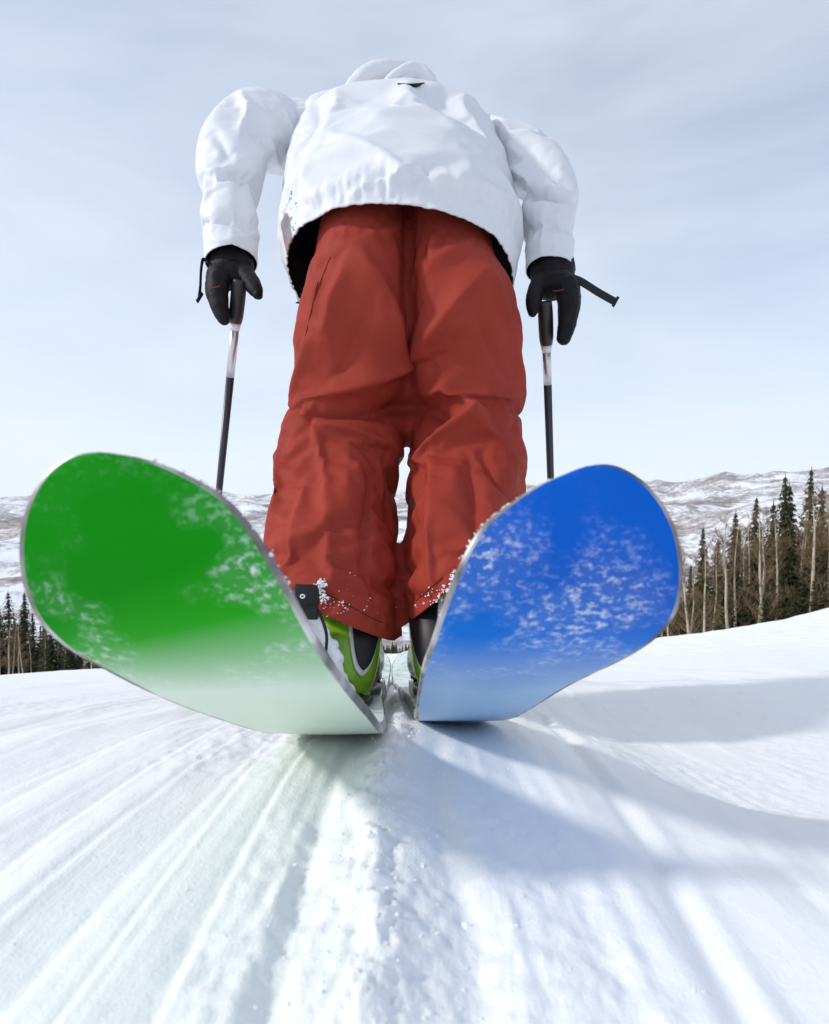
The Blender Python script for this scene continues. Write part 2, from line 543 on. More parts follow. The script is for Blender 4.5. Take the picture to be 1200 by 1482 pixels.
# ------------------------------------------------------------------ valley and mountains (one sheet to the horizon)
th = np.linspace(-math.pi, math.pi, 721)
rr = np.concatenate([[0.0], np.geomspace(6, 15000, 330)])
def terrain(x, y):
    r = np.hypot(x, y); az = np.arctan2(x, y)                # az 0 straight ahead, + to the right
    f = np.cos(np.clip(az, -math.pi, math.pi))
    # the hill the skier stands on
    side = 0.06 * np.clip(x, -200, 400) * smooth(-300, 400, y)
    hill = -0.285 * y - 1.0 + np.clip(side, -6, 9) * smooth(8, 60, r) - 0.9 * smooth(8, 30, r)
    vall = -235 + 26 * vf(x / 420, y / 420, 71, 4)
    w = smooth(480, 1000, y + 0.25 * np.abs(x))
    z = hill * (1 - w) + vall * w
    # hills across the valley
    right = smooth(0.05, 0.85, az) * (np.abs(az) < 2)
    rise = smooth(1300, 3300, r) * (1 - w * 0) * smooth(0, 900, y)
    z = z + rise * right * (250 + 120 * vf(x / 900, y / 900, 75, 5))
    far = smooth(2600, 9000, r) * smooth(-500, 2500, y)
    z = z + far * (150 + 50 * right) * (1 + 0 * z) + far * 330 * vf(x / 2300, y / 2300, 81, 6, .55)
    mid = smooth(900, 2400, r) * smooth(0, 900, y)
    z = z + mid * 110 * vf(x / 620, y / 620, 83, 6, .55)
    back = smooth(20, 600, -y)
    z = np.where(y < 0, -0.285 * y - 1.0 + side * 0 + 6 * vf(x / 60, y / 60, 91, 4) * smooth(20, 80, r), z)
    z = np.minimum(z, 0.2 * r + 300)
    return z
A_, R_ = np.meshgrid(th, rr, indexing='xy')
# densify angles in front
A_ = A_ - 0.75 * np.sin(A_) * 0.9
X_, Y_ = R_ * np.sin(A_), R_ * np.cos(A_)
Z_ = terrain(X_, Y_)
V = np.stack([X_, Y_, Z_], -1).reshape(-1, 3)
nr, nc = A_.shape
ii = np.arange(nr * nc).reshape(nr, nc)
Fq = np.stack([ii[:-1, :-1], ii[1:, :-1], ii[1:, 1:], ii[:-1, 1:]], -1).reshape(-1, 4)[:, ::-1]
m = M['terrain'] = mat('snowy_hills', (0.8, 0.82, 0.85), 0.8, 0.1)
v_ = coord(m)
big = noise(m, v_, 0.0016, 6, 0.6, 0.6)
fine = noise(m, coord(m, (1, 1, 2.5)), 0.02, 7, 0.72)
cov = math_(m, 'ADD', math_(m, 'MULTIPLY', big, 0.75), math_(m, 'MULTIPLY', fine, 0.55))
brush = ramp(m, cov, [(0.60, (0.84, 0.86, 0.9)), (0.66, (0.5, 0.46, 0.45)), (0.73, (0.27, 0.22, 0.21)), (0.82, (0.12, 0.11, 0.11))])
geo = N(m, 'ShaderNodeNewGeometry')
dist = N(m, 'ShaderNodeVectorMath', operation='LENGTH'); LK(m, geo.outputs['Position'], dist.inputs[0])
nearf = N(m, 'ShaderNodeMapRange'); nearf.inputs['From Min'].default_value = 60; nearf.inputs['From Max'].default_value = 260
LK(m, dist.outputs['Value'], nearf.inputs['Value'])
LK(m, mixc(m, nearf.outputs['Result'], (0.86, 0.875, 0.9), brush), bsdf(m).inputs['Base Color'])
structure(grid_obj('hills', V, Fq, M['terrain']))['label'] = 'snowy valley and brushy mountains'
def ground_z(x, y):
    """height of the ground under a point, world"""
    return float(terrain(np.array([x]), np.array([y]))[0])

# ------------------------------------------------------------------ skis
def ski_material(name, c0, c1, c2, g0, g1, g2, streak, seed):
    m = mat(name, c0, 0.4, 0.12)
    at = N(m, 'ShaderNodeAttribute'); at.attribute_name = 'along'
    col = ramp(m, at.outputs['Fac'], [(g0, c0), (g1, c1), (g2, c2)])  # fade along the base: graphic mixed with a pale reflection painted into the colour
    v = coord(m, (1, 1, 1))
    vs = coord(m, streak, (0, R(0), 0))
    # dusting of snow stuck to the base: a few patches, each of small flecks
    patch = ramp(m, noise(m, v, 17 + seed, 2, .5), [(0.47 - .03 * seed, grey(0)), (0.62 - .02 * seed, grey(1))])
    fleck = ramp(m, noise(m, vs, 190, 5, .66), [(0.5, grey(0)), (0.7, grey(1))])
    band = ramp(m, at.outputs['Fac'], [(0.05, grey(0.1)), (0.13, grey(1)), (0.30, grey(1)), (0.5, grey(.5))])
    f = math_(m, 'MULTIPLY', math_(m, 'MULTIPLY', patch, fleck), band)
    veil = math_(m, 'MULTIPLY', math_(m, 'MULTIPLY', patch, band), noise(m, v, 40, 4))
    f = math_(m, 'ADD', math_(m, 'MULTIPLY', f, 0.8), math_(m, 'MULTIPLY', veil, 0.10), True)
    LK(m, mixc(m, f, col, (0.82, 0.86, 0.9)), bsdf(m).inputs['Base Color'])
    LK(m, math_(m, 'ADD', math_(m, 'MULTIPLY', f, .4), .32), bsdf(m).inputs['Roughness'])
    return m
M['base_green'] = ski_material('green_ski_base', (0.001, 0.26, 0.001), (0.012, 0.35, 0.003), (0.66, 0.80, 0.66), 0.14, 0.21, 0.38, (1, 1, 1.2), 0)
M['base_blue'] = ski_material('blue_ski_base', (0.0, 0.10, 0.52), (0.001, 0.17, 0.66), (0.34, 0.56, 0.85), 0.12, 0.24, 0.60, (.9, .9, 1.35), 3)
m = M['edge'] = mat('steel_edge', (0.5, 0.49, 0.48), 0.4, 0.5, Metallic=0.5)
LK(m, ramp(m, noise(m, coord(m), 24, 3, .5), [(0.36, (0.10, 0.085, 0.08)), (0.5, (0.34, 0.32, 0.31)), (0.66, (0.7, 0.7, 0.72))]), bsdf(m).inputs['Base Color'])
m = M['topsheet'] = mat('pale_topsheet', (0.5, 0.62, 0.5), 0.35)
LK(m, ramp(m, noise(m, coord(m), 25, 5, .6), [(0.38, (0.42, 0.6, 0.42)), (0.55, (0.8, 0.84, 0.84))]), bsdf(m).inputs['Base Color'])

def build_ski(idx, label, tail, tail_w, base_mat):
    x0, x1 = SKI_X[idx]
    # centre line from the shovel at the far end back to the upturned tail: x, d, z, half width
    pts = [(x1 + .001, 1.86, -.008, .004), (x1 + .001, 1.85, -.012, .026), (x1, 1.83, -.022, .043), (x1, 1.79, -.042, .056), (x1, 1.73, -.066, .0595),
           (x1 * .93 + x0 * .07, 1.62, -.0855, .0575), (x1 * .8 + x0 * .2, 1.48, -.09, .053),
           (x1 * .55 + x0 * .45, 1.25, -.09, .047), (x1 * .3 + x0 * .7, 1.0, -.09, .0455), (x1 * .1 + x0 * .9, 0.84, -.09, .0465)]
    pts += tail
    a = catmull(pts, 12)
    for _ in range(30):
        a[2:-2] = a[2:-2] * .4 + .3 * (a[1:-3] + a[3:-1])
    C = Sarr(a[:, :3])
    # even steps along the ski, finer at the tail
    ln0 = np.concatenate([[0], np.cumsum(np.linalg.norm(np.diff(C, axis=0), axis=1))])
    tot = ln0[-1]
    tq = tot - np.concatenate([np.linspace(tot, .2, 90, endpoint=False), .2 * np.linspace(1, 0, 80) ** 1.6])
    a = np.stack([np.interp(tq, ln0, a[:, k]) for k in range(4)], 1)
    C = Sarr(a[:, :3])
    lt = tot - tq
    Wt = tail_w
    w = np.interp(lt, [0, .1, .2, .8, 1.45, 1.55, tot], [Wt, Wt, Wt * .965, .0455, .058, .0595, .0595])
    w = w * (1 - np.clip(1 - lt / .098, 0, 1) ** 2.1) ** (1 / 2.1) * (1 - np.clip(1 - tq / .13, 0, 1) ** 2.3) ** (1 / 2.3)
    w = np.maximum(w, .0012)
    T = np.gradient(C, axis=0); T /= np.linalg.norm(T, axis=1)[:, None]
    ln = np.concatenate([[0], np.cumsum(np.linalg.norm(np.diff(C, axis=0), axis=1))]); ln = ln[-1] - ln   # from the tail end
    up = []
    for t in T:
        l_ = XAX - t * XAX.dot(t); l_ /= np.linalg.norm(l_)
        n_ = -np.cross(l_, t)
        up.append((l_, n_))
    # lateral axis: keep continuous
    Lx = np.array([u[0] for u in up]); Nn = np.array([u[1] for u in up])
    th = np.interp(ln, [0, .05, .35, .75, 1.2, 1.6, 1.75], [.006, .0065, .009, .016, .012, .008, .007])
    n = len(C)
    root = thing('ski', label, 'ski', S(float(a[n // 2, 0]), float(a[n // 2, 1]), -.09), 'pair of skis under the skier')
    K = 7
    def sheet(off0, inset, flip, name, mt):
        vs, fs, al = [], [], []
        for i in range(n):
            ww = max(w[i] - inset, .0005)
            for k in range(K):
                s = -1 + 2 * k / (K - 1)
                vs.append(C[i] + Lx[i] * ww * s + Nn[i] * (th[i] if off0 else 0.0) + Nn[i] * (-.0012 * (1 - s * s) if not off0 else .0015 * (1 - s * s)))
                al.append(ln[i])
        for i in range(n - 1):
            for k in range(K - 1):
                q = (i * K + k, i * K + k + 1, (i + 1) * K + k + 1, (i + 1) * K + k)
                fs.append(q[::-1] if flip else q)
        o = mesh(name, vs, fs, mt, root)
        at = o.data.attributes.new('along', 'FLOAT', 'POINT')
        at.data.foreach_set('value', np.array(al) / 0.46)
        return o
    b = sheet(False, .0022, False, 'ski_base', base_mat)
    t = sheet(True, .0025, True, 'topsheet', M['topsheet'])
    # sidewall and steel edge: a rim running round the ski
    vs, fs = [], []
    ring = list(range(n))
    prof = [(-.0022, 0.0), (0, .0002), (0.0003, .35), (-.0004, .8), (-.0025, 1.0)]
    order = [(i, -1) for i in range(n)] + [(i, 1) for i in range(n - 1, -1, -1)]
    for i, sd_ in order:
        for (o_, h_) in prof:
            vs.append(C[i] + Lx[i] * sd_ * max(w[i] + o_, .0004) + Nn[i] * th[i] * h_)
    kk = len(prof); nn = len(order)
    for i in range(nn):
        j = (i + 1) % nn
        for k in range(kk - 1):
            fs.append((i * kk + k, j * kk + k, j * kk + k + 1, i * kk + k + 1))
    mesh('edge', vs, fs, M['edge'], root)
    # clots of snow caught on the rim
    parts = []
    rr_ = random.Random(idx + 3)
    for _ in range(70):
        i = rr_.randrange(int(n * .70), n - 1); sdn = rr_.choice((-1, 1)) if idx == 0 else rr_.choice((-1, -1, 1))
        c = C[i] + Lx[i] * sdn * (w[i] + .0005) + Nn[i] * th[i] * rr_.uniform(.2, 1.1)
        parts.append(blob(c, rr_.uniform(.0003, .0010) * (1.8 if rr_.random() < .1 else 1), rr_))
    v, f = merge(parts)
    structure(mesh('snow_clots', v, f, M['crumb'], root), 'stuff')
    return root, a, C, Lx, Nn, th
ICO = None
def blob(c, r, rr_):
    global ICO
    if ICO is None:
        bm = bmesh.new(); bmesh.ops.create_icosphere(bm, subdivisions=1, radius=1)
        ICO = (np.array([x.co[:] for x in bm.verts]), [tuple(x.index for x in f.verts) for f in bm.faces]); bm.free()
    v, f = ICO
    k = np.array([rr_.uniform(.45, 1.35) for _ in range(len(v))])
    s = np.array([rr_.uniform(.7, 1.3), rr_.uniform(.7, 1.3), rr_.uniform(.6, 1.1)])
    return v * k[:, None] * s * r + np.array(c), f
tail_l = [(-.0855, .70, -.0895, .047), (-.0875, .60, -.079, .0485), (-.091, .50, -.0575, .051), (-.0975, .42, -.038, .053), (-.1055, .36, -.019, .0555),
          (-.1145, .318, .0, .058), (-.1255, .292, .022, .0595), (-.136, .279, .043, .0592), (-.1435, .272, .062, .053), (-.147, .267, .077, .0405), (-.148, .264, .0865, .024), (-.148, .263, .0905, .003)]
tail_r = [(.0545, .80, -.0895, .0485), (.056, .68, -.074, .05), (.0585, .57, -.0495, .0515), (.0625, .48, -.0275, .053), (.066, .405, -.0125, .055),
          (.0715, .35, .001, .0565), (.078, .316, .020, .0575), (.085, .302, .041, .0568), (.090, .298, .060, .051), (.0915, .296, .077, .039), (.091, .295, .0885, .022), (.090, .2945, .0935, .003)]
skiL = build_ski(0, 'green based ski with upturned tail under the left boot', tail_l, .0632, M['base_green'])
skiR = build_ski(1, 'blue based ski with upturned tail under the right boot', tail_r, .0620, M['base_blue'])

def box(c, hx, hd, hz, bev=.3, lat=XAX, fw=FWD, up=UPN):
    """rounded block as a closed mesh (world centre)"""
    bm = bmesh.new(); bmesh.ops.create_cube(bm, size=2)
    for x in bm.verts: x.co = Vector((x.co.x * hx, x.co.y * hd, x.co.z * hz))
    bmesh.ops.bevel(bm, geom=bm.edges[:], offset=min(hx, hd, hz) * bev, segments=2, affect='EDGES', profile=.6)
    bm.verts.index_update()
    v = np.array([x.co[:] for x in bm.verts]); f = [tuple(x.index for x in q.verts) for q in bm.faces]; bm.free()
    return np.array(c) + v[:, :1] * lat + v[:, 1:2] * fw + v[:, 2:3] * up, f
def cyl(a, b, r0, r1, n=14):
    return tube([a, b], [r0, r1], n, 2, False, lat=np.array([.3, .9, .1]))

# bindings belong to the skis
def binding(root, idx, toe_d=1.20, heel_d=.868):
    ca = ski_cx(idx, heel_d); cb = ski_cx(idx, toe_d)
    z0 = -.073
    v, f = box(S(ski_cx(idx, heel_d - .03), heel_d - .025, z0 + .004), .030, .055, .004); o = mesh('binding_plate', v, f, M['black'], root)
    v, f = merge([box(S(ca, heel_d - .026, z0 + .008), .014, .022, .007, .5), box(S(ca, heel_d - .045, z0 + .012), .008, .016, .003, .5)])
    h = mesh('heel_piece', v, f, M['black'], root)
    v, f = box(S(cb, toe_d + .03, z0 + .022), .036, .045, .022, .5); mesh('toe_piece', v, f, M['black'], root)
    for s in (-1, 1):
        v, f = tube([S(ca + s * .047, heel_d + .04, z0 + .005), S(ca + s * .05, heel_d - .02, z0 + .016), S(ca + s * .05, heel_d - .075, z0 + .034)], [.003] * 3, 8, 4)
        mesh('brake_arm', v, f, M['steel'], root)
binding(skiL[0], 0); binding(skiR[0], 1)

# ------------------------------------------------------------------ the skier
person = thing('person', 'skier in white jacket and rust red trousers seen from behind, bent forward', 'person', S(-.03, 1.05, -.055))

# --- trousers
def leg_rows(rows):
    out = []
    a = catmull(rows, 4)
    for y, xl, xr, d, rb in a:
        c = np.array(P((xl + xr) / 2, y, d))
        e = np.array(P(xr, y, d))
        out.append((c, abs(e[0] - c[0]), rb))
    return out
legL = leg_rows([(940, 412, 574, .955, .118), (900, 402, 574, .957, .122), (850, 391, 575, .975, .126), (800, 387, 575, 1.005, .126), (750, 390, 573, 1.04, .122), (700, 399, 571, 1.07, .116),
                 (650, 411, 576, 1.085, .112), (600, 423, 588, 1.095, .108), (560, 429, 593, 1.085, .116), (500, 436, 597, 1.06, .132), (450, 445, 600, 1.04, .142),
                 (400, 450, 603, 1.03, .150), (350, 460, 606, 1.03, .143), (310, 486, 606, 1.045, .128), (275, 500, 606, 1.09, .09)])
legR = leg_rows([(940, 591, 726, .955, .118), (900, 589, 736, .957, .122), (850, 589, 743, .975, .126), (800, 590, 749, 1.005, .126), (750, 592, 753, 1.04, .122), (700, 594, 755, 1.07, .116),
                 (650, 596, 754, 1.085, .112), (600, 588, 745, 1.095, .108), (560, 586, 752, 1.085, .116), (500, 585, 746, 1.06, .132), (450, 583, 741, 1.04, .142),
                 (400, 582, 734, 1.03, .150), (350, 580, 718, 1.03, .138), (310, 580, 689, 1.05, .118), (275, 580, 659, 1.09, .08)])
crotch = tube([P(590, 470, 1.06), P(589, 540, 1.065), P(588, 605, 1.085)], [.05, .05, .04], 24, 6)
v, nm, fs = remesh([ring_path(legL), ring_path(legR), crotch], .0082, 3)
TF = [ # left leg
    ([(428, 578), (470, 563), (520, 545), (584, 522)], .026, 11, 22, -1),
    ([(440, 592), (500, 588), (560, 585), (588, 580)], -.030, 13, 12, -1),
    ([(455, 606), (510, 616), (560, 636), (586, 660)], .012, 14, 24, 2),
    ([(462, 612), (468, 660), (474, 740), (480, 850)], .008, 16, 26, 1),
    ([(512, 352), (540, 398), (560, 440), (580, 512)], .020, 22, 15, 2),
    ([(505, 350), (560, 330), (585, 315)], .010, 12, 12, 2),
    ([(494, 392), (482, 430), (470, 480)], .010, 13, 13, 2),
    ([(455, 470), (440, 520), (430, 570)], .008, 10, 10, 2),
    ([(540, 420), (520, 470), (500, 520), (470, 548)], -.010, 14, 14, 2),
    ([(412, 640), (400, 720), (386, 800)], .007, 10, 14, 2),
    ([(440, 690), (425, 780), (405, 850)], .007, 12, 16, 2),
    ([(540, 690), (530, 780), (545, 880)], -.006, 16, 16, 2),
    # right leg
    ([(706, 383), (660, 440), (628, 480), (606, 508)], .022, 24, 14, 2),
    ([(622, 392), (640, 372), (690, 336)], .012, 12, 12, 2),
    ([(632, 326), (628, 350), (630, 378)], .010, 9, 12, 2),
    ([(706, 383), (722, 430), (740, 480)], .010, 10, 16, 2),
    ([(600, 560), (650, 566), (700, 562), (762, 560)], .012, 14, 20, 2),
    ([(616, 566), (646, 548), (664, 572), (682, 595)], .022, 11, 10, 2),
    ([(682, 595), (650, 612), (620, 640), (602, 668)], .020, 10, 16, 1),
    ([(682, 595), (715, 628), (750, 662)], .014, 12, 12, 1),
    ([(596, 575), (630, 590), (655, 598)], -.020, 12, 12, 2),
    ([(628, 650), (626, 720), (626, 800), (628, 870)], .014, 16, 20, 2),
    ([(690, 640), (725, 690), (755, 730)], -.009, 12, 12, 2),
    ([(675, 640), (690, 720), (690, 790)], -.007, 18, 18, 2),
    ([(752, 470), (764, 555), (752, 610)], .004, 14, 14, 2),
    ([(690, 450), (720, 510), (735, 540)], -.008, 16, 16, 2),
    # seam
    ([(590, 280), (591, 380), (590, 480), (588, 640)], -.011, 9, 9, 0),
    ([(604, 285), (603, 330), (600, 380)], .004, 4, 4, 1),
]
TF = [(a_, b_ * 1.5, c_, d_, e_) for a_, b_, c_, d_, e_ in TF]
v = fold(v, nm, TF)
sv = Sinv(v)
hold = .09 + .9 * smooth(.70, .74, sv[:, 2]) + .35 * smooth(.10, .02, sv[:, 2])
v, nm, fs = drape(v, fs, hold, .085, bend=3.0)
# the waist tucks in under the jacket
sv = Sinv(v); kf = 1 - (.05 + .08 * smooth(.0, .1, sv[:, 0])) * smooth(.62, .74, sv[:, 2])
sv[:, 0] *= kf; sv[:, 1] = 1.06 + (sv[:, 1] - 1.06) * kf
v = Sarr(sv)
# legs end in two hems
hemL = (P(540, 921, .87), S(-.38, 0.30, -1.0) - S(0, 0, 0))
isL = v[:, 0] < np.array(P(583, 880, 1.0))[0]
# cut each leg by its own plane
def split_cut(v, fs):
    mask = isL
    fl = [f for f in fs if mask[list(f)].all()]
    frr = [f for f in fs if not mask[list(f)].all()]
    a = cut(v, fl, [(P(530, 914, .88), Vector(S(-.42, .05, -1.0)))])
    b = cut(v, frr, [(P(618, 880, .89), Vector(S(.75, .05, -1.0)))])
    V_, F_ = merge([a, b])
    bm = bmesh.new(); me = bpy.data.meshes.new('c'); me.from_pydata([tuple(p) for p in V_], [], F_); bm.from_mesh(me)
    bmesh.ops.remove_doubles(bm, verts=bm.verts, dist=1e-6)
    loose = [x for x in bm.verts if not x.link_faces]
    bmesh.ops.delete(bm, geom=loose, context='VERTS')
    bm.verts.index_update()
    V2 = np.array([x.co[:] for x in bm.verts]); F2 = [tuple(x.index for x in q.verts) for q in bm.faces]
    bm.free(); bpy.data.meshes.remove(me)
    return V2, F2
v, fs = split_cut(v, fs)
trousers = mesh('trousers', v, fs, M['red'], person)
trousers.data.materials.append(M['lining_and_shade'])
sm_ = solid(trousers, .0015).modifiers['cloth_thickness']; sm_.material_offset = 1; sm_.material_offset_rim = 0
TR_V = v

# --- jacket body
def tor(rows, sub=5):
    a = catmull(rows, sub)
    return [(np.array(S(x, d, z)), rx, rb) for x, d, z, rx, rb in a]
torso = tor([(-.03, 1.085, .64, .25, .235), (-.027, 1.09, .70, .236, .25), (-.027, 1.10, .76, .241, .257), (-.030, 1.115, .88, .240, .232), (-.038, 1.15, 1.02, .247, .188), (-.048, 1.20, 1.14, .246, .155), (-.056, 1.255, 1.235, .232, .12), (-.056, 1.31, 1.31, .13, .09), (-.052, 1.345, 1.35, .07, .075)])
yoke = tube([P(470, 172, 1.22), P(518, 166, 1.22), P(567, 164, 1.225), P(628, 165, 1.22), P(666, 174, 1.22)], [.058, .06, .06, .06, .058], 24, 6, True, lat=UPN)
v, nm, fs = remesh([ring_path(torso, 64, .9), yoke], .0095, 3)
JF = [
    ([(498, 128), (478, 190), (455, 240), (440, 300)], .012, 14, 20, 2),
    ([(476, 200), (520, 215), (560, 235), (590, 262)], .010, 12, 10, 2),
    ([(468, 140), (455, 190), (440, 240)], -.008, 9, 9, 2),
    ([(560, 150), (590, 142), (640, 150)], .006, 8, 8, 2),
    ([(650, 130), (690, 180), (720, 240)], .007, 12, 12, 2),
    ([(545, 262), (552, 250), (566, 256)], -.006, 4, 4, 2), ([(575, 270), (580, 250), (592, 245)], .007, 5, 5, 2),
    ([(596, 272), (604, 256), (622, 250)], -.006, 5, 5, 2), ([(560, 272), (568, 258), (580, 255)], .006, 5, 4, 2),
    ([(500, 290), (530, 265), (545, 262)], .005, 6, 6, 2), ([(436, 330), (440, 380), (424, 420)], .005, 8, 8, 2),
    ([(470, 280), (460, 300), (440, 330)], -.004, 8, 8, 2), ([(690, 290), (715, 330), (735, 380)], .005, 10, 10, 2),
]
v = fold(v, nm, [(a_, b_ * 1.5, c_, d_, e_) for a_, b_, c_, d_, e_ in JF])
sv = Sinv(v)
hold = .06 + .6 * smooth(.79, .75, sv[:, 2]) + .6 * smooth(1.26, 1.3, sv[:, 2])
v, nm, fs = drape(v, fs, hold, .06, frames=12, bend=5.0)
# gathers of the elastic hem
sv = Sinv(v)
ang = np.arctan2(sv[:, 0] + .03, sv[:, 1] - 1.1)
hz = np.clip(1 - (sv[:, 2] - .745) / .085, 0, 1)
gath = np.array([mnoise.noise(Vector((a_ * 24, 3.1, z_ * 9))) + .35 * mnoise.noise(Vector((a_ * 45, 7.1, z_ * 14))) for a_, z_ in zip(ang, sv[:, 2])])
v = v + nm * (gath * np.sin(np.clip(hz, 0, 1) * 2.6) * .0042 - hz ** 3 * .006)[:, None]
v, fs = cut(v, fs, [(S(-.03, 1.0, .738), Vector(S(-.09, .02, -1))), (S(-.052, 1.335, 1.345), Vector(S(0, .55, .8)))])
JK_V = v
def lay(cloth, px, py, lift):
    pr = proj(cloth); dep = np.linalg.norm(cloth, axis=1)
    k = np.argsort(np.hypot(pr[:, 0] - px, pr[:, 1] - py) + 40 * (dep > 0) * np.clip(dep - dep.min() - 9, 0, 1))[:40]
    near = k[dep[k] < dep[k].min() + .05][:8]
    r_ = float(np.mean(dep[near])) - lift
    q = np.array(P(px, py, 1.0)); return q / np.linalg.norm(q) * r_
# print on the side seam: brown figure with blue flecks
pc = np.array(P(416, 325, 1.13))
m = M['jacket'] = M['white'].copy(); m.name = 'white_jacket_cloth'
jorg = np.array(ORI[person])
geo = N(m, 'ShaderNodeTexCoord')
def blobmask(m, c, sx, sy, sz):
    s = N(m, 'ShaderNodeVectorMath', operation='SUBTRACT'); LK(m, geo.outputs['Object'], s.inputs[0]); s.inputs[1].default_value = tuple(c)
    q = N(m, 'ShaderNodeVectorMath', operation='DIVIDE'); LK(m, s.outputs[0], q.inputs[0]); q.inputs[1].default_value = (sx, sy, sz)
    l = N(m, 'ShaderNodeVectorMath', operation='LENGTH'); LK(m, q.outputs[0], l.inputs[0])
    return math_(m, 'SUBTRACT', 1.0, l.outputs['Value'], True)
b1 = blobmask(m, lay(JK_V, 415, 340, 0) - jorg, .030, .07, .055)
b2 = blobmask(m, lay(JK_V, 418, 312, 0) - jorg, .045, .09, .075)
nn_ = noise(m, geo.outputs['Object'], 45, 4, .6)
f1 = ramp(m, math_(m, 'MULTIPLY', b1, math_(m, 'ADD', nn_, .35)), [(.25, grey(0)), (.32, grey(1))])
n3 = noise(m, geo.outputs['Object'], 110, 3, .6)
f2 = ramp(m, math_(m, 'MULTIPLY', ramp(m, b2, [(.05, grey(0)), (.4, grey(1))]), n3), [(.56, grey(0)), (.6, grey(1))])
c_ = mixc(m, f1, (0.72, 0.725, 0.76), (0.30, 0.21, 0.19))
c_ = mixc(m, f2, c_, (0.05, 0.28, 0.42))
LK(m, c_, bsdf(m).inputs['Base Color'])
jacket = mesh('jacket', v, fs, M['jacket'], person)
jacket.data.materials.append(M['lining_and_shade'])
sm_ = solid(jacket, .003).modifiers['cloth_thickness']; sm_.material_offset = 1; sm_.material_offset_rim = 0
# dark binding along the hem
hemp = [(-.032 + .262 * math.cos(t), 1.098 + .246 * math.sin(t)) for t in np.linspace(0, 2 * math.pi, 60)]
# --- hood lying on the shoulders
hp = [tube([P(508, 128, 1.24), P(530, 112, 1.24), P(560, 103, 1.25), P(590, 104, 1.27)], [.016, .026, .026, .018], 20, 6),
      tube([P(556, 124, 1.22), P(578, 110, 1.22), P(600, 104, 1.24), P(618, 116, 1.25), P(628, 136, 1.26)], [.010, .018, .022, .022, .016], 20, 6),
      tube([P(500, 138, 1.27), P(540, 126, 1.30), P(600, 122, 1.32), P(640, 140, 1.28)], [.02, .035, .035, .02], 20, 6)]
v, nm, fs = remesh(hp, .004, 3)
v = fold(v, nm, [([(566, 122), (585, 108), (598, 106)], -.012, 6, 6, 2), ([(545, 118), (575, 122)], -.01, 5, 5, 2)])
nm = normals(v, fs)
v = v + nm * (fbm(v, (22, 22, 22), 2, True, 4.) * .0022)[:, None]
mesh('hood', v, fs, M['white'], jacket)
v, f = tube([lay(JK_V, 576, 121, .003), lay(JK_V, 597, 124, .003), lay(JK_V, 614, 120, .003)], [.0012, .0042, .0012], 10, 4)
mesh('neck_gap_shade', v, f, M['lining_and_shade'], jacket)  # dark strip laid on the cloth to paint the shaded gap below the hood
M['thread'] = mat('dark_red_thread', (0.16, 0.02, 0.014), .8, .1)
for line in ([(428, 846), (455, 853), (490, 868), (530, 890), (562, 905)], [(596, 876), (615, 858), (640, 836)], [(604, 300), (604, 330), (601, 365), (597, 400)],
             [(460, 408), (448, 460), (437, 510), (428, 560)], [(478, 372), (462, 412), (452, 440)]):
    ln_ = catmull(line, 5)
    v, f = tube([lay(TR_V, a_, b_, .0008) for a_, b_ in ln_], [.0008] * len(ln_), 6, 2)
    mesh('stitching', v, f, M['thread'], trousers)

# --- sleeves
def sleeve(rows, folds, seed, cutp):
    path = [P(x, y, d) for x, y, d, r in rows]; rad = [r * .93 for *_, r in rows]
    v, nm, fs = remesh([tube(path, rad, 32, 6, True)], .0080, 2)
    v = fold(v, nm, [(a_, b_ * 1.35, c_, d_, e_) for a_, b_, c_, d_, e_ in folds])
    e0, e1 = np.array(path[0]), np.array(path[-2])
    hold = .05 + .8 * smooth(.10, .05, np.linalg.norm(v - e0, axis=1)) + .7 * smooth(.09, .05, np.linalg.norm(v - e1, axis=1))
    v, nm, fs = drape(v, fs, hold, .065, frames=12, bend=2.5)
    v, fs = cut(v, fs, [cutp])
    o = mesh('sleeve', v, fs, M['white'], jacket)
    o.data.materials.append(M['lining_and_shade'])
    s_ = solid(o, .0018).modifiers['cloth_thickness']; s_.material_offset = 1; s_.material_offset_rim = 0
    return o
cdir = lambda a, b: (Vector(b) - Vector(a)).normalized()
LR = [(452, 206, 1.27, .088), (418, 196, 1.235, .096), (380, 190, 1.185, .094), (348, 210, 1.14, .082), (337, 245, 1.11, .072), (335, 290, 1.10, .064), (334, 340, 1.09, .061), (335, 384, 1.09, .058), (334, 400, 1.09, .056)]
RRr = [(680, 222, 1.27, .082), (708, 222, 1.235, .088), (743, 226, 1.185, .084), (773, 244, 1.145, .073), (788, 272, 1.115, .063), (791, 310, 1.10, .058), (795, 350, 1.09, .0555), (795, 392, 1.09, .053), (795, 408, 1.09, .052)]
sleeve(LR, [([(318, 247), (345, 250), (362, 262)], -.020, 6, 9, 2), ([(300, 245), (330, 240), (365, 244)], .010, 8, 8, 2), ([(352, 128), (362, 152), (350, 185)], .012, 9, 14, 2),
            ([(318, 195), (330, 215), (342, 214)], -.010, 8, 8, 2), ([(385, 190), (392, 220), (415, 250)], .013, 9, 12, 2), ([(425, 135), (440, 175), (424, 225)], -.014, 8, 8, 2),
            ([(405, 145), (425, 190), (418, 240)], .010, 9, 9, 2), ([(296, 320), (320, 316), (350, 328)], -.006, 7, 7, 2), ([(300, 345), (335, 350), (365, 338)], .006, 7, 7, 2), ([(340, 270), (336, 330), (338, 380)], .004, 8, 8, 2)],
       5., (P(334, 381, 1.09), cdir(P(331, 340, 1.09), P(334, 388, 1.09))))
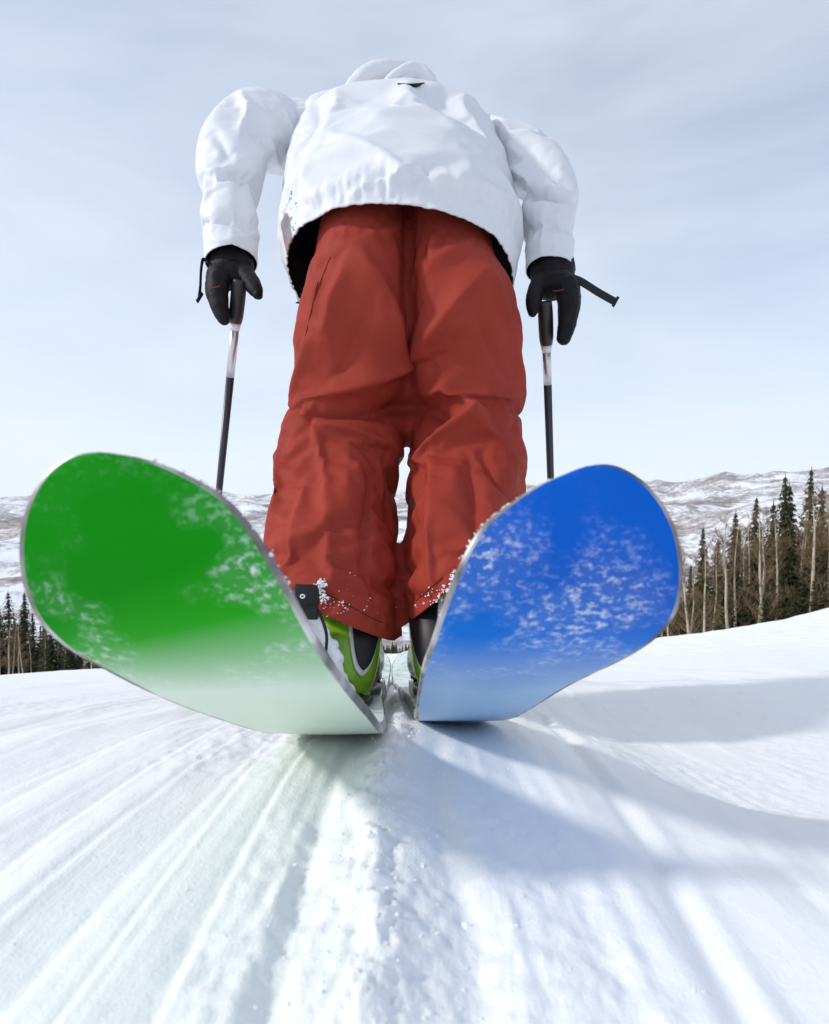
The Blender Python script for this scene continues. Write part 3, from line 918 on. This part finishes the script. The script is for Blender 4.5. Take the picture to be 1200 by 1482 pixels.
sleeve(RRr, [([(757, 283), (785, 274), (815, 280)], -.020, 8, 6, 2), ([(760, 270), (795, 262), (826, 268)], .010, 8, 8, 2), ([(705, 165), (725, 200), (728, 240)], -.016, 9, 9, 2),
             ([(712, 155), (740, 190), (790, 180)], .012, 9, 12, 2), ([(735, 200), (760, 225), (740, 255)], .012, 10, 10, 2), ([(765, 215), (790, 235), (800, 250)], -.008, 9, 9, 2),
             ([(745, 240), (765, 262), (800, 246)], .008, 8, 8, 2), ([(765, 330), (800, 325), (830, 335)], -.005, 7, 7, 2), ([(762, 370), (795, 364), (828, 368)], -.005, 4, 4, 2), ([(783, 290), (784, 340), (783, 390)], .004, 8, 8, 2)],
       15., (P(795, 391, 1.09), cdir(P(795, 350, 1.09), P(795, 396, 1.09))))

# --- gloves
def glove(side, cuff, palm, fingers, thumb, label):
    parts = [tube([P(*cuff[0]), P(*cuff[1])], [.047, .044], 24, 3, True, flat=.85),
             tube([P(*q[:3]) for q in palm], [q[3] for q in palm], 20, 5, True)]
    for fg in fingers: parts.append(tube([P(*q[:3]) for q in fg], [q[3] for q in fg], 14, 5, True))
    parts.append(tube([P(*q[:3]) for q in thumb], [q[3] for q in thumb], 14, 5, True))
    v, nm, fs = remesh(parts, .0028, 2)
    v = v + nm * (fbm(v, (60, 60, 60), 2, True, 3.) * .0011)[:, None]
    return mesh('glove', v, fs, M['glove'], person)
LFing = [[(318 - k * 1.2, 398, 1.05 + k * .024, .022), (315 - k, 424, 1.05 + k * .024, .0205), (319, 447 - k * 2, 1.05 + k * .024, .0165), (324, 462 - k * 3, 1.052 + k * .023, .0115)] for k in range(4)]
gL = glove(0, [(335, 374, 1.09), (335, 392, 1.09)], [(322, 398, 1.06, .024), (340, 400, 1.075, .030), (348, 397, 1.10, .028)], LFing,
           [(352, 396, 1.07, .021), (362, 407, 1.055, .018), (369, 418, 1.045, .015), (373, 426, 1.04, .010)], 'left')
LFr = [[(820 + k * 1.0, 414, 1.05 + k * .024, .023), (823 + k, 440, 1.05 + k * .024, .0215), (821, 468 - k * 2, 1.05 + k * .024, .0175), (816, 489 - k * 3, 1.052 + k * .023, .0135)] for k in range(4)]
gR = glove(1, [(800, 388, 1.09), (799, 402, 1.09)], [(812, 412, 1.06, .028), (795, 413, 1.075, .030), (786, 410, 1.10, .026)], LFr,
           [(783, 406, 1.07, .019), (775, 424, 1.055, .0165), (772, 440, 1.045, .0145), (771, 452, 1.04, .009)], 'right')
def ribbon(path, width, th, mt, name, parent, lat):
    a = catmull([tuple(p) for p in path], 6)
    T = np.gradient(a, axis=0); T /= np.linalg.norm(T, axis=1)[:, None]
    rings = []
    for i in range(len(a)):
        A = np.array(lat) - T[i] * np.dot(lat, T[i]); A /= np.linalg.norm(A); B = np.cross(T[i], A)
        rings.append((a[i], A * width / 2, B * th / 2))
    v, f = loft(rings, 12, .5)
    return mesh(name, v, f, mt, parent)
st = ribbon([P(826, 402, 1.06), P(842, 408, 1.05), P(866, 423, 1.045), P(891, 437, 1.04)], .017, .0028, M['strap'], 'wrist_strap', gR, UPN)
v, f = box(P(891, 436.5, 1.04), .003, .003, .0115, .4, lat=np.array(S(.86, 0, -.5)), up=np.array(S(.5, 0, .86))); mesh('strap_end', v, f, M['black'], gR)
ribbon([P(302, 380, 1.07), P(294, 376, 1.065), P(291, 392, 1.06), P(290, 415, 1.06), P(288, 430, 1.06)], .011, .0022, M['strap'], 'wrist_strap', gL, FWD)
ribbon([P(293, 424, 1.06), P(285, 437, 1.06)], .011, .002, M['strap'], 'strap_end', gL, FWD)
# piping on the gloves
for (pp, g) in (([P(305, 412, 1.02), P(309, 416, 1.02), P(318, 414, 1.02)], gL), ([P(800, 420, 1.03), P(806, 421, 1.028), P(816, 419, 1.025)], gR)):
    v, f = tube(pp, [.0009] * 3, 6, 4)
    mesh('piping', v, f, mat('dark_red_piping', (.16, .02, .03), .5), g)
# cord eyelet at the jacket hem
t = np.linspace(0, 2 * math.pi, 25)
c0 = lay(JK_V, 436, 438, .006)
v, f = tube([c0 + XAX * .0105 * math.cos(a_) + np.array(S(0, .006, .0045)) * math.sin(a_) for a_ in t], [.0018] * 25, 8, 1, False)
mesh('cord_eyelet', v, f, M['black'], jacket)
ribbon([lay(JK_V, 433, 426, .002), lay(JK_V, 437, 440, .002), lay(JK_V, 440, 436, .002) - UPN * .02], .014, .004, M['white'], 'cord_tab', jacket, XAX)

# --- the body inside the clothes: one continuous figure
hipL, hipR = S(-.085, 1.04, .76), S(.085, 1.04, .76)
bp = [tube([S(-.0, 1.06, .72), S(-.033, 1.10, .95), S(-.045, 1.2, 1.13), S(-.05, 1.27, 1.24), S(-.05, 1.33, 1.30), S(-.05, 1.39, 1.345)], [.085, .09, .10, .09, .052, .05], 24, 6),
      tube([hipL, S(-.11, 1.09, .45), S(-.098, 1.0, .0), S(-.098, .98, -.03)], [.065, .05, .042, .04], 18, 6),
      tube([hipR, S(.085, 1.09, .45), S(.048, 1.0, .0), S(.048, .98, -.03)], [.065, .05, .042, .04], 18, 6),
      tube([P(455, 190, 1.25), P(378, 188, 1.17), P(331, 240, 1.11), P(333, 384, 1.09), P(335, 400, 1.09)], [.04, .032, .028, .026, .024], 16, 6),
      tube([P(680, 200, 1.25), P(742, 216, 1.17), P(792, 265, 1.11), P(795, 390, 1.09), P(797, 406, 1.09)], [.04, .032, .028, .026, .024], 16, 6)]
hc = np.array(S(-.05, 1.47, 1.375))
fdir = np.array(S(0, .93, -.36)); udir = np.array(S(0, .36, .93))
def hp_(x, f_, u): return hc + XAX * x + fdir * f_ + udir * u
bp += [tube([hp_(0, -.005, -.075), hp_(0, 0, 0), hp_(0, -.005, .05)], [.055, .076, .068], 20, 5, True),
       tube([hp_(0, -.04, -.02), hp_(0, .0, .03), hp_(0, .045, .02)], [.055, .076, .055], 20, 5, True),
       tube([hp_(0, .05, -.055), hp_(0, .075, -.085)], [.035, .026], 14, 3, True),
       tube([hp_(0, .088, .015), hp_(0, .108, -.022)], [.008, .014], 10, 3, True),
       tube([hp_(-.022, .09, -.058), hp_(.022, .09, -.058)], [.007, .007], 8, 3, True)]
for s in (-1, 1): bp.append(tube([hp_(s * .076, -.005, .02), hp_(s * .082, -.012, -.02)], [.016, .010], 10, 3, True, flat=.5))
v, nm, fs = remesh(bp, .0065, 3)
body = mesh('body', v, fs, M['skin'], person)
for s in (-1, 1):
    bm = bmesh.new(); bmesh.ops.create_uvsphere(bm, u_segments=12, v_segments=8, radius=.010)
    v = np.array([x.co[:] for x in bm.verts]) + hp_(s * .031, .074, .012); f = [tuple(x.index for x in q.verts) for q in bm.faces]; bm.free()
    mesh('eye', v, f, M['eye'], body)
v, nm, fs = remesh([tube([hp_(0, -.05, -.04), hp_(0, -.035, .03), hp_(0, .005, .055), hp_(0, .05, .058)], [.05, .074, .073, .045], 20, 6, True)], .006, 2)
v = v + nm * (fbm(v, (50, 50, 50), 2, True, 1.) * .003)[:, None]
mesh('hair', v, fs, M['hair'], person)

# --- boots
def boot(idx, toe_out, label):
    hd = .868
    cx = lambda d: ski_cx(idx, d) + (-.018 if idx == 0 else .010) * max(0, 1 - (d - .868) / .3)
    z0 = -.078
    root = None
    # sole
    sole = ring_path([(np.array(S(cx(d), d, z0 + .009)), w_, .011) for d, w_ in ((hd - .004, .026), (hd + .004, .034), (hd + .05, .037), (hd + .13, .036), (hd + .2, .045), (hd + .27, .042), (hd + .31, .032), (hd + .325, .02))], 24, .6)
    # lower shell: rings along the foot
    low = ring_path([(np.array(S(cx(d), d, z0 + .02 + h_ / 2)), w_, h_ / 2) for d, w_, h_ in
                     ((hd + .006, .018, .03), (hd + .012, .030, .045), (hd + .025, .038, .055), (hd + .06, .044, .075), (hd + .11, .048, .10), (hd + .16, .048, .098), (hd + .21, .051, .082), (hd + .26, .047, .068), (hd + .295, .034, .052), (hd + .305, .018, .04))], 36, .78)
    v, nm, fs = remesh([low], .004, 2)
    shell = mesh('boot', v, fs, M['boot'], person)
    v, f = sole; mesh('sole', v, f, M['black'], shell)
    # cuff leaning forward
    cuff = []
    rows = [(.004, .006, .036, .062), (.022, .003, .043, .066), (.045, .000, .050, .069), (.075, .006, .055, .071), (.115, .020, .0575, .073), (.155, .042, .053, .070), (.19, .062, .048, .064), (.215, .076, .045, .060)]
    for z_, sh, rx, rb in rows:
        cuff.append((S(cx(hd + .06 + sh), hd + .062 + sh, z0 + z_), rx, rb))
    n = 72
    vs, fs2 = [], []
    a = catmull([(c[0].x, c[0].y, c[0].z, c[1], c[2]) for c in cuff], 6)
    tt = np.arange(n) * 2 * np.pi / n
    for q in a:
        for t_ in tt:
            vs.append(q[:3] + XAX * q[3] * np.sign(math.sin(t_)) * abs(math.sin(t_)) ** .9 - FWD * q[4] * np.sign(math.cos(t_)) * abs(math.cos(t_)) ** .9)   # t=0 is the back
    vs = np.array(vs); rws = len(a)
    for i in range(rws - 1):
        for j in range(n):
            k = (j + 1) % n
            fs2.append((i * n + j, i * n + k, (i + 1) * n + k, (i + 1) * n + j))
    cu = mesh('cuff', vs, fs2, M['boot'], shell); solid(cu, .004)
    # black spoiler in the back of the cuff, a deep U widening upward, with a pale rim
    off = .62 * (1 if idx == 0 else -1)
    def upart(lo, wd0, push, mtl, name, wid_extra=0.0):
        vs3, fs3, cols_ = [], [], 25
        for i in range(rws):
            h_ = i / (rws - 1)
            g = max(0, (h_ - lo) / (1 - lo))
            half = wd0 * (g ** .45) + wid_extra
            for j in range(cols_):
                t_ = off + half * (-1 + 2 * j / (cols_ - 1))
                q = a[i]
                e = np.array(q[:3]) + XAX * (q[3] + push) * np.sign(math.sin(t_)) * abs(math.sin(t_)) ** .9 - FWD * (q[4] + push) * abs(math.cos(t_)) ** .9 * np.sign(math.cos(t_))
                vs3.append(e)
        for i in range(rws - 1):
            if (i + 1) / (rws - 1) < lo: continue
            for j in range(cols_ - 1):
                fs3.append((i * cols_ + j, i * cols_ + j + 1, (i + 1) * cols_ + j + 1, (i + 1) * cols_ + j))
        o = mesh(name, vs3, fs3, mtl, shell); solid(o, .004, 1)
        return o
    upart(.28, .66, .0005, M['trim'], 'cuff_rim', .035)
    upart(.32, .62, .0035, M['black'], 'spoiler')
    # liner showing above the cuff
    lin = ring_path([(np.array(S(cx(hd + .06 + s_), hd + .066 + s_, z0 + z_)), rx, rb) for z_, s_, rx, rb in ((.16, .052, .046, .060), (.20, .072, .043, .056), (.25, .095, .043, .056))], 36, .95)
    v, f = lin; mesh('liner', v, f, M['lining_and_shade'], shell)
    sgn = -1 if idx == 0 else 1
    # buckles on the outer side: lever, wire bail and ladder
    for k, (z_, dd_) in enumerate(((.175, .03), (.10, .045))):
        bx = cx(hd) + sgn * .062
        lv = shell
        if idx == 0 and k == 0:
            c = P(443, 868, .80)
            v, f = loft([(np.array(P(443 + a_, y_, d_)), np.array(S(1, .12, 0)) * w_, np.array(S(-.1, 1, 0)) * t_) for y_, a_, d_, w_, t_ in
                         ((846, 0, .812, .0125, .004), (848, 0, .806, .0155, .006), (853, 0, .801, .0172, .0075), (866, 0, .799, .0178, .008), (874, 0, .800, .0176, .0078), (876, 0, .803, .0166, .006), (880, 1, .803, .0158, .006), (891, 1, .803, .0150, .0055), (893, 1, .804, .0140, .004))], 32, .55)
            bk = mesh('buckle', v, f, M['black'], shell)
            v, f = box(P(444, 885, .803), .0155, .006, .011, .5); mesh('buckle_base', v, f, M['black'], bk)
            v, f = tube([np.array(P(438, 863, .789)) + XAX * .0028 * math.cos(q_) + UPN * .0022 * math.sin(q_) for q_ in np.linspace(0, 6.283, 17)], [.0009] * 17, 8, 1, False); mesh('rivet', v, f, M['ferrule'], bk)
            for q in ([P(425, 885, .80), P(417, 905, .805), P(413, 935, .81)], [P(462, 885, .80), P(472, 915, .805), P(472, 940, .81), P(468, 968, .815)]):
                v, f = tube(q, [.0022] * len(q), 8, 5); mesh('wire_bail', v, f, M['black'], bk)
            v, f = box(P(456, 958, .81), .012, .007, .010, .5); mesh('ladder', v, f, M['black'], shell)
        else:
            v, f = box(S(bx, hd + dd_, z0 + z_), .006, .022, .011, .5); bk = mesh('buckle', v, f, M['black'], shell)
            v, f = tube([S(bx + sgn * .004, hd + dd_ - .02, z0 + z_), S(bx + sgn * .003, hd + dd_ - .05, z0 + z_ + .004)], [.002, .002], 6, 3); mesh('wire_bail', v, f, M['steel'], bk)
    # heel ledge and rivets
    for (ox, oz) in ((sgn * .022, .040), (-sgn * .020, .016)):
        v, f = tube([S(cx(hd) + ox, hd - .016, z0 + oz), S(cx(hd) + ox, hd - .004, z0 + oz)], [.008, .009], 14, 2); mesh('pivot', v, f, M['black'], shell)
    # packed snow on shell, cuff and heel
    rr_ = random.Random(idx * 7 + 1)
    parts = []
    if idx == 0:
        for (px, py, r_) in ((438, 905, .026), (446, 925, .027), (436, 932, .022), (456, 940, .022), (462, 915, .014), (478, 935, .011), (484, 950, .012), (476, 966, .017), (490, 985, .014), (494, 1000, .017), (500, 1015, .016), (482, 985, .014), (470, 975, .015)):
            parts.append(tube([P(px - 2, py - 3, .838), P(px + 2, py + 3, .842)], [r_ * .9, r_], 12, 2, True))
    else:
        for (px, py, r_) in ((648, 985, .013), (656, 968, .014), (640, 1002, .016), (632, 1014, .016), (664, 940, .012)):
            parts.append(tube([P(px - 2, py - 3, .838), P(px + 2, py + 3, .842)], [r_ * .9, r_], 12, 2, True))
    v, nm, fs = remesh(parts, .0028, 1)
    v = v + nm * (fbm(v, (70, 70, 70), 3, False, 2.) * .0035)[:, None]
    structure(mesh('packed_snow', v, fs, M['crumb'], shell), 'stuff')
    return shell
boot(0, 0, 'left'); boot(1, 0, 'right')
# snow stuck to the hems
parts = []
rr_ = random.Random(5)
def on_cloth(px, py):
    pr = proj(TR_V); dep = np.linalg.norm(TR_V, axis=1)
    k = np.where((np.abs(pr[:, 0] - px) < 3.2) & (np.abs(pr[:, 1] - py) < 3.2))[0]
    if not len(k): return None
    return TR_V[k[np.argmin(dep[k])]]
for (px, py, n_, sx, sy, r_) in ((463, 850, 60, 3.5, 7, .0024), (468, 864, 26, 5, 3, .0019), (474, 872, 14, 10, 5, .0011), (500, 878, 22, 25, 8, .0011), (630, 862, 20, 10, 6, .0017), (657, 836, 26, 3, 6, .0024), (648, 852, 30, 8, 3.5, .0014), (612, 876, 12, 10, 6, .0012), (520, 860, 12, 40, 15, .0008), (420, 870, 14, 10, 8, .001)):
    for _ in range(n_):
        q = on_cloth(px + rr_.gauss(0, sx), py + rr_.gauss(0, sy))
        if q is not None: parts.append(blob(q - q / np.linalg.norm(q) * .001 + np.array([rr_.gauss(0, .0012), 0, rr_.gauss(0, .0012)]), r_ * rr_.uniform(.5, 1.3), rr_))
v, f = merge(parts)
structure(mesh('snow_clots', v, f, M['crumb'], trousers), 'stuff')

# ------------------------------------------------------------------ poles
def pole(label, top, fer_y, mid_y, end_px, tip_d):
    """top = where the grip starts; the pole runs straight from there to a tip planted ahead"""
    tipx = Q(end_px, 985, tip_d)[0]
    ez = float(snow_h(np.array([tipx]), np.array([tip_d]))[0])
    root = thing('ski_pole', label, 'ski pole', S(tipx, tip_d, ez), 'pair of ski poles')
    a = Vector(P(*top)); e = Vector(S(tipx, tip_d, ez - .02))
    t = np.linspace(0, 1, 2001); ys = proj(np.array(a)[None] * (1 - t[:, None]) + np.array(e)[None] * t[:, None])[:, 1]
    b = a.lerp(e, float(np.interp(fer_y, ys, t))); c = a.lerp(e, float(np.interp(mid_y, ys, t)))
    v, f = tube([a, a.lerp(b, .3), a.lerp(b, .8), b], [.0135, .0150, .0145, .0120], 20, 4, False); g = mesh('grip', v, f, M['grip'], root)
    v, f = cyl(b, b + (c - b).normalized() * .014, .0115, .0100); mesh('ferrule', v, f, M['ferrule'], root)
    b2 = b + (c - b).normalized() * .014
    v, f = cyl(b2, c, .0088, .0086); mesh('upper_shaft', v, f, M['alu'], root)
    v, f = cyl(c, e, .0086, .006); s = mesh('lower_shaft', v, f, M['shaft'], root)
    k = e + (c - e).normalized() * .075
    ax = (c - e).normalized()
    v, f = loft([(np.array(k + ax * h_), XAX * r_, np.array(ax.cross(Vector((1, 0, 0)))) * r_) for h_, r_ in ((-.006, .03), (-.003, .036), (0, .034), (.008, .014), (.02, .009))], 24)
    mesh('basket', v, f, M['black'], root)
    return root
pole('ski pole with black grip held in the left glove', (347, 405, 1.045), 467, 545, 290, 1.75)
pole('ski pole with black grip held in the right glove', (789, 437, 1.045), 499, 556, 806, 1.75)

# ------------------------------------------------------------------ loose snow crumbs on the piste
parts = []
rr_ = random.Random(11)
def put(x, d, r):
    z = float(snow_h(np.array([x]), np.array([d]))[0])
    parts.append(blob(S(x, d, z + r * .25), r, rr_))
for _ in range(420):
    d = .2 + 1.3 * rr_.random() ** 1.6
    put(-.022 + rr_.gauss(0, .022), d, rr_.uniform(.0004, .0016) * (2 if rr_.random() < .06 else 1))
for _ in range(500):
    d = .22 + 1.6 * rr_.random() ** 1.4
    put(rr_.gauss(0, .55) * d, d, rr_.uniform(.0003, .0011))
v, f = merge(parts)
structure(mesh('snow_crumbs', v, f, M['crumb'], None, False), 'stuff')['label'] = 'loose crumbs of snow on the piste'

# ------------------------------------------------------------------ trees
m = M['needle'] = mat('spruce_needles', (0.035, 0.045, 0.022), 0.7, 0.2)
oi = N(m, 'ShaderNodeObjectInfo')
LK(m, mixc(m, oi.outputs['Random'], (0.026, 0.036, 0.015), (0.062, 0.062, 0.02)), bsdf(m).inputs['Base Color'])
M['bark'] = mat('spruce_bark', (0.09, 0.065, 0.05), 0.9, 0.1)
M['aspen'] = mat('aspen_bark', (0.52, 0.44, 0.34), 0.8, 0.2)
M['twig'] = mat('aspen_twigs', (0.22, 0.15, 0.085), 0.9, 0.1)
def spruce_mesh(seed, H=10.0, Rm=1.25, bare=.06, density=1.0):
    r = random.Random(seed)
    vs, fs = [], []
    nw = int(46 * density)
    for i in range(nw):
        h = bare + (1 - bare) * (i + r.random()) / nw
        R0 = Rm * ((1 - h) ** .8) * r.uniform(.75, 1.15) * (1.0 if h > .2 else .75 + h) + .05
        nb = int(6 + 6 * (1 - h))
        a0 = r.random() * 6.28
        for b in range(nb):
            a = a0 + b * 6.283 / nb + r.uniform(-.25, .25)
            Lb = R0 * r.uniform(.6, 1.15)
            segs = max(2, int(Lb / .24))
            for s in range(segs):
                t = (s + .3) / segs
                rad = Lb * t
                z = h * H - .38 * rad * (1 - .35 * t) + r.uniform(-.05, .05)
                wdt = (.26 + .2 * (1 - t)) * r.uniform(.7, 1.3) * min(1, .3 + 1.8 * (1 - h))
                cx, cy = math.cos(a) * rad, math.sin(a) * rad
                for kk in range(2):
                    aa = a + r.uniform(-1.1, 1.1)
                    ln = r.uniform(.25, .5) * min(1, .3 + 1.6 * (1 - h))
                    dx, dy = math.cos(aa), math.sin(aa)
                    p = len(vs)
                    vs += [(cx - dy * wdt * .4, cy + dx * wdt * .4, z + r.uniform(-.02, .08)), (cx + dy * wdt * .4, cy - dx * wdt * .4, z + r.uniform(-.02, .08)),
                           (cx + dx * ln, cy + dy * ln, z - r.uniform(.04, .2))]
                    fs.append((p, p + 1, p + 2))
    p = len(vs)
    vs += [(.06, 0, H - .5), (-.04, .05, H - .5), (-.04, -.05, H - .5), (0, 0, H + .35)]
    fs += [(p, p + 1, p + 3), (p + 1, p + 2, p + 3), (p + 2, p, p + 3)]
    return vs, fs
def aspen_mesh(seed, H=9.0):
    r = random.Random(seed)
    lean = [r.uniform(-.5, .5) for _ in range(2)]
    path = []
    for k in range(7):
        t = k / 6
        path.append((lean[0] * t * t * 1.5 + r.uniform(-.08, .08) * (k > 0), lean[1] * t + r.uniform(-.08, .08) * (k > 0), H * t))
    rad = [.11, .10, .09, .075, .055, .035, .012]
    tv, tf = tube(path, rad, 8, 3, False)
    bv, bf = [], []
    C = catmull(path, 6)
    twv, twf = [], []
    for k in range(34):
        t = r.uniform(.38, .98)
        p = C[int(t * (len(C) - 1))]
        a = r.random() * 6.283
        Lb = (1.9 * (1 - t) + .5) * r.uniform(.5, 1.1)
        el = r.uniform(.3, .95)
        q = [p, p + Lb * .5 * np.array([math.cos(a) * math.cos(el), math.sin(a) * math.cos(el), math.sin(el)]),
             p + Lb * np.array([math.cos(a) * math.cos(el), math.sin(a) * math.cos(el), math.sin(el) * 1.2])]
        v, f = tube(q, [.026 * (1.2 - t), .016 * (1.2 - t), .005], 4, 2, False)
        o = len(twv); twv += list(v); twf += [tuple(i + o for i in x) for x in f]
        for j in range(26):
            s = r.uniform(.25, 1.05); b0 = q[0] + (q[2] - q[0]) * s
            aa = r.random() * 6.283; ee = r.uniform(-.1, 1.2); l2 = r.uniform(.2, .6)
            tip = b0 + l2 * np.array([math.cos(aa) * math.cos(ee), math.sin(aa) * math.cos(ee), math.sin(ee)])
            sd_ = np.array([-math.sin(aa), math.cos(aa), 0]) * .011
            o = len(twv); twv += [b0 - sd_, b0 + sd_, tip]; twf.append((o, o + 1, o + 2))
    return tv, tf, twv, twf
def raw(name, v, f, mt, smooth_=False):
    me = bpy.data.meshes.new(name); me.from_pydata([tuple(p) for p in v], [], [tuple(q) for q in f])
    if smooth_: me.polygons.foreach_set('use_smooth', [True] * len(me.polygons))
    me.materials.append(mt); me.update()
    return me
SPR = [(raw('crown', *spruce_mesh(i, 10, [1.7, 2.2, 1.5, 2.5][i], [.05, .03, .1, .02][i]), M['needle']), raw('trunk', *tube([(0, 0, -.4), (0, 0, 5), (0, 0, 9.9)], [.14, .09, .02], 7, 2, False), M['bark'], True)) for i in range(4)]
ASP = []
for i in range(5):
    a, b, c, d = aspen_mesh(40 + i)
    a = np.array(a); a[:8, 2] -= .4
    ASP.append((raw('trunk', a, b, M['aspen'], True), raw('twigs', c, d, M['twig'])))
def tree(kind, var, x, y, H, rz, label, group, zoff=0):
    z = ground_z(x, y) + zoff
    o = thing('spruce_tree' if kind == 's' else 'aspen_tree', label, 'tree', (x, y, z), group)
    meshes = SPR[var % 4] if kind == 's' else ASP[var % 5]
    nat = 10.0 if kind == 's' else 9.0
    for me in meshes:
        c = bpy.data.objects.new(me.name.split('.')[0], me); COL.objects.link(c); c.parent = o
    o.scale = (H / nat * random.uniform(.85, 1.1), H / nat * random.uniform(.85, 1.1), H / nat)
    o.rotation_euler = (random.uniform(-.03, .03), random.uniform(-.03, .03), rz)
    return o
def dirpt(px, r):
    return r * (px - 600) / F, r
def top_h(px, py, r):
    """height a tree needs at range r so that its top reaches the sight line"""
    x, y = dirpt(px, r)
    zt = -r * math.tan(PITCH) - (py - 741) / F * r / math.cos(PITCH)
    return x, y, zt - ground_z(x, y)
GS, GA = 'spruces in the stand right of the piste', 'bare aspens in the stand right of the piste'
rt = random.Random(21)
# right stand, spruces told apart by height
for k, (px, py, r) in enumerate([(1017, 765, 34), (1058, 742, 40), (1085, 722, 38), (1113, 728, 36), (1134, 692, 37), (1151, 702, 40), (1166, 682, 39), (1189, 706, 37), (1215, 690, 38), (1240, 700, 36),
                                 (1035, 800, 33), (1072, 790, 31), (1098, 780, 30), (1124, 775, 30), (1150, 760, 30), (1178, 765, 29), (1205, 750, 30),
                                 (1003, 820, 36), (985, 835, 35), (1045, 830, 29), (1090, 825, 27), (1135, 815, 27), (1165, 810, 26), (1195, 800, 26), (965, 850, 36), (945, 870, 36), (1022, 850, 28), (1060, 855, 26), (1110, 845, 25), (1150, 850, 24), (1185, 840, 24), (990, 865, 31), (1270, 700, 36), (1300, 690, 35), (1235, 770, 30), (1265, 790, 27)]):
    x, y, H = top_h(px, py, r)
    lab = ('tall narrow dark spruce rising above the aspens beyond the piste' if k < 10 else 'dark spruce of middle height among bare aspens beyond the piste' if k < 17 else 'low bushy dark spruce at the foot of the stand beyond the piste')
    tree('s', k if k > 9 else (0, 2, 0, 2)[k % 4], x, y, H, rt.random() * 6, lab, GS + (' reaching high' if k < 10 else ' of middle height' if k < 17 else ' growing low'))
for k, (px, py, r) in enumerate([(1006, 800, 25), (1021, 795, 27), (1062, 755, 26), (1068, 770, 27), (1104, 745, 26), (1113, 752, 25), (1172, 725, 25), (1180, 740, 28), (1048, 780, 29), (1035, 790, 30), (1085, 770, 31), (1130, 760, 29), (1150, 745, 30), (1192, 735, 30), (990, 805, 32), (975, 820, 31), (1208, 720, 27), (1225, 730, 26), (958, 835, 33), (1120, 770, 33), (1095, 765, 34), (1075, 775, 33), (1160, 750, 33), (1250, 720, 28)]):
    x, y, H = top_h(px, py - 8, r)
    tree('a', k, x, y, H, rt.random() * 6, 'bare pale trunked aspen with brown twigs in front of the spruces' if k < 8 else 'slender bare aspen half hidden between dark spruces', GA + (' standing in front' if k < 8 else ' standing deeper'))
for k in range(44):
    px = 930 + k * 7.6 + rt.uniform(-8, 8); r = rt.uniform(30, 46)
    edge = np.interp(px, [930, 1000, 1060, 1130, 1200, 1270], [868, 806, 770, 738, 728, 715])
    x, y, H = top_h(px, edge + rt.uniform(0, 50), r)
    if k % 2: tree('a', k, x, y, H, rt.random() * 6, 'slender bare aspen half hidden between dark spruces', GA + ' standing deeper')
    else: tree('s', (0, 2, 1)[k % 3], x, y, H, rt.random() * 6, 'dark spruce of middle height among bare aspens beyond the piste', GS + ' of middle height')
# left stand, lower down the hill
GL = 'spruces in the stand below the left edge of the piste'
for k in range(56):
    px = -90 + k * 6.6 + rt.uniform(-6, 6)
    r = rt.uniform(42, 66)
    py = 888 + .18 * max(px, 0) + rt.uniform(-14, 24)
    if k in (15, 18): py = 858
    x, y, H = top_h(px, py, r)
    tree('s', k, x, y, max(H, 3), rt.random() * 6, 'dark spruce in the stand below the downhill edge of the piste', GL)
for k in range(30):
    px = -20 + k * 11 + rt.uniform(-6, 6); r = rt.uniform(40, 55)
    x, y, H = top_h(px, 905 + .2 * px + rt.uniform(-10, 14), r)
    tree('a', k, x, y, max(H, 3), rt.random() * 6, 'bare grey brown aspen in the stand below the downhill edge of the piste', 'aspens in the stand below the left edge of the piste')
# far wood down the valley, one mass
far_v, far_f = [], []
for _ in range(2600):
    px = rt.uniform(250, 1000); r = rt.choice((rt.uniform(230, 330), rt.uniform(420, 560), rt.uniform(700, 1500)))
    x, y = dirpt(px, r)
    if vnoise(np.array([x / 60]), np.array([y / 50]), 3)[0] < .42 and r < 600: continue
    if vnoise(np.array([x / 160]), np.array([y / 120]), 5)[0] < .55 and r >= 600: continue
    z = ground_z(x, y); h = rt.uniform(5, 11); w = h * .17
    p = len(far_v)
    for lv, (z0, z1, k0) in enumerate(((.08, .55, 1.0), (.35, .8, .7), (.6, 1.0, .45))):
        p = len(far_v)
        for j in range(5):
            a = j * 1.2566 + rt.random()
            far_v.append((x + w * k0 * math.cos(a) * rt.uniform(.7, 1.2), y + w * k0 * math.sin(a), z + h * z0))
        far_v.append((x, y, z + h * z1))
        for j in range(5): far_f.append((p + j, p + (j + 1) % 5, p + 5))
structure(mesh('distant_wood', far_v, far_f, M['needle'], None, False), 'stuff')['label'] = 'distant dark conifer wood down the valley'

# ------------------------------------------------------------------ the air in the valley
m = bpy.data.materials.new('valley_haze'); m.use_nodes = True
m.node_tree.nodes.remove(m.node_tree.nodes['Principled BSDF'])
pv = m.node_tree.nodes.new('ShaderNodeVolumePrincipled')
pv.inputs['Color'].default_value = (0.95, 0.975, 1.0, 1)
pv.inputs['Density'].default_value = 2.0e-5
pv.inputs['Anisotropy'].default_value = 0.2
m.node_tree.links.new(pv.outputs['Volume'], m.node_tree.nodes['Material Output'].inputs['Volume'])
zmin, zmax = float(Z_.min()) - 2, float(Z_.max()) + 10
hb = [(x, y, z) for z in (zmin, zmax) for x, y in ((-16000, -16000), (16000, -16000), (16000, 16000), (-16000, 16000))]
hz_ = mesh('haze', hb, [(3, 2, 1, 0), (4, 5, 6, 7), (0, 1, 5, 4), (1, 2, 6, 5), (2, 3, 7, 6), (3, 0, 4, 7)], m, None, False)
structure(hz_, 'stuff')['label'] = 'thin pale haze in the valley air'
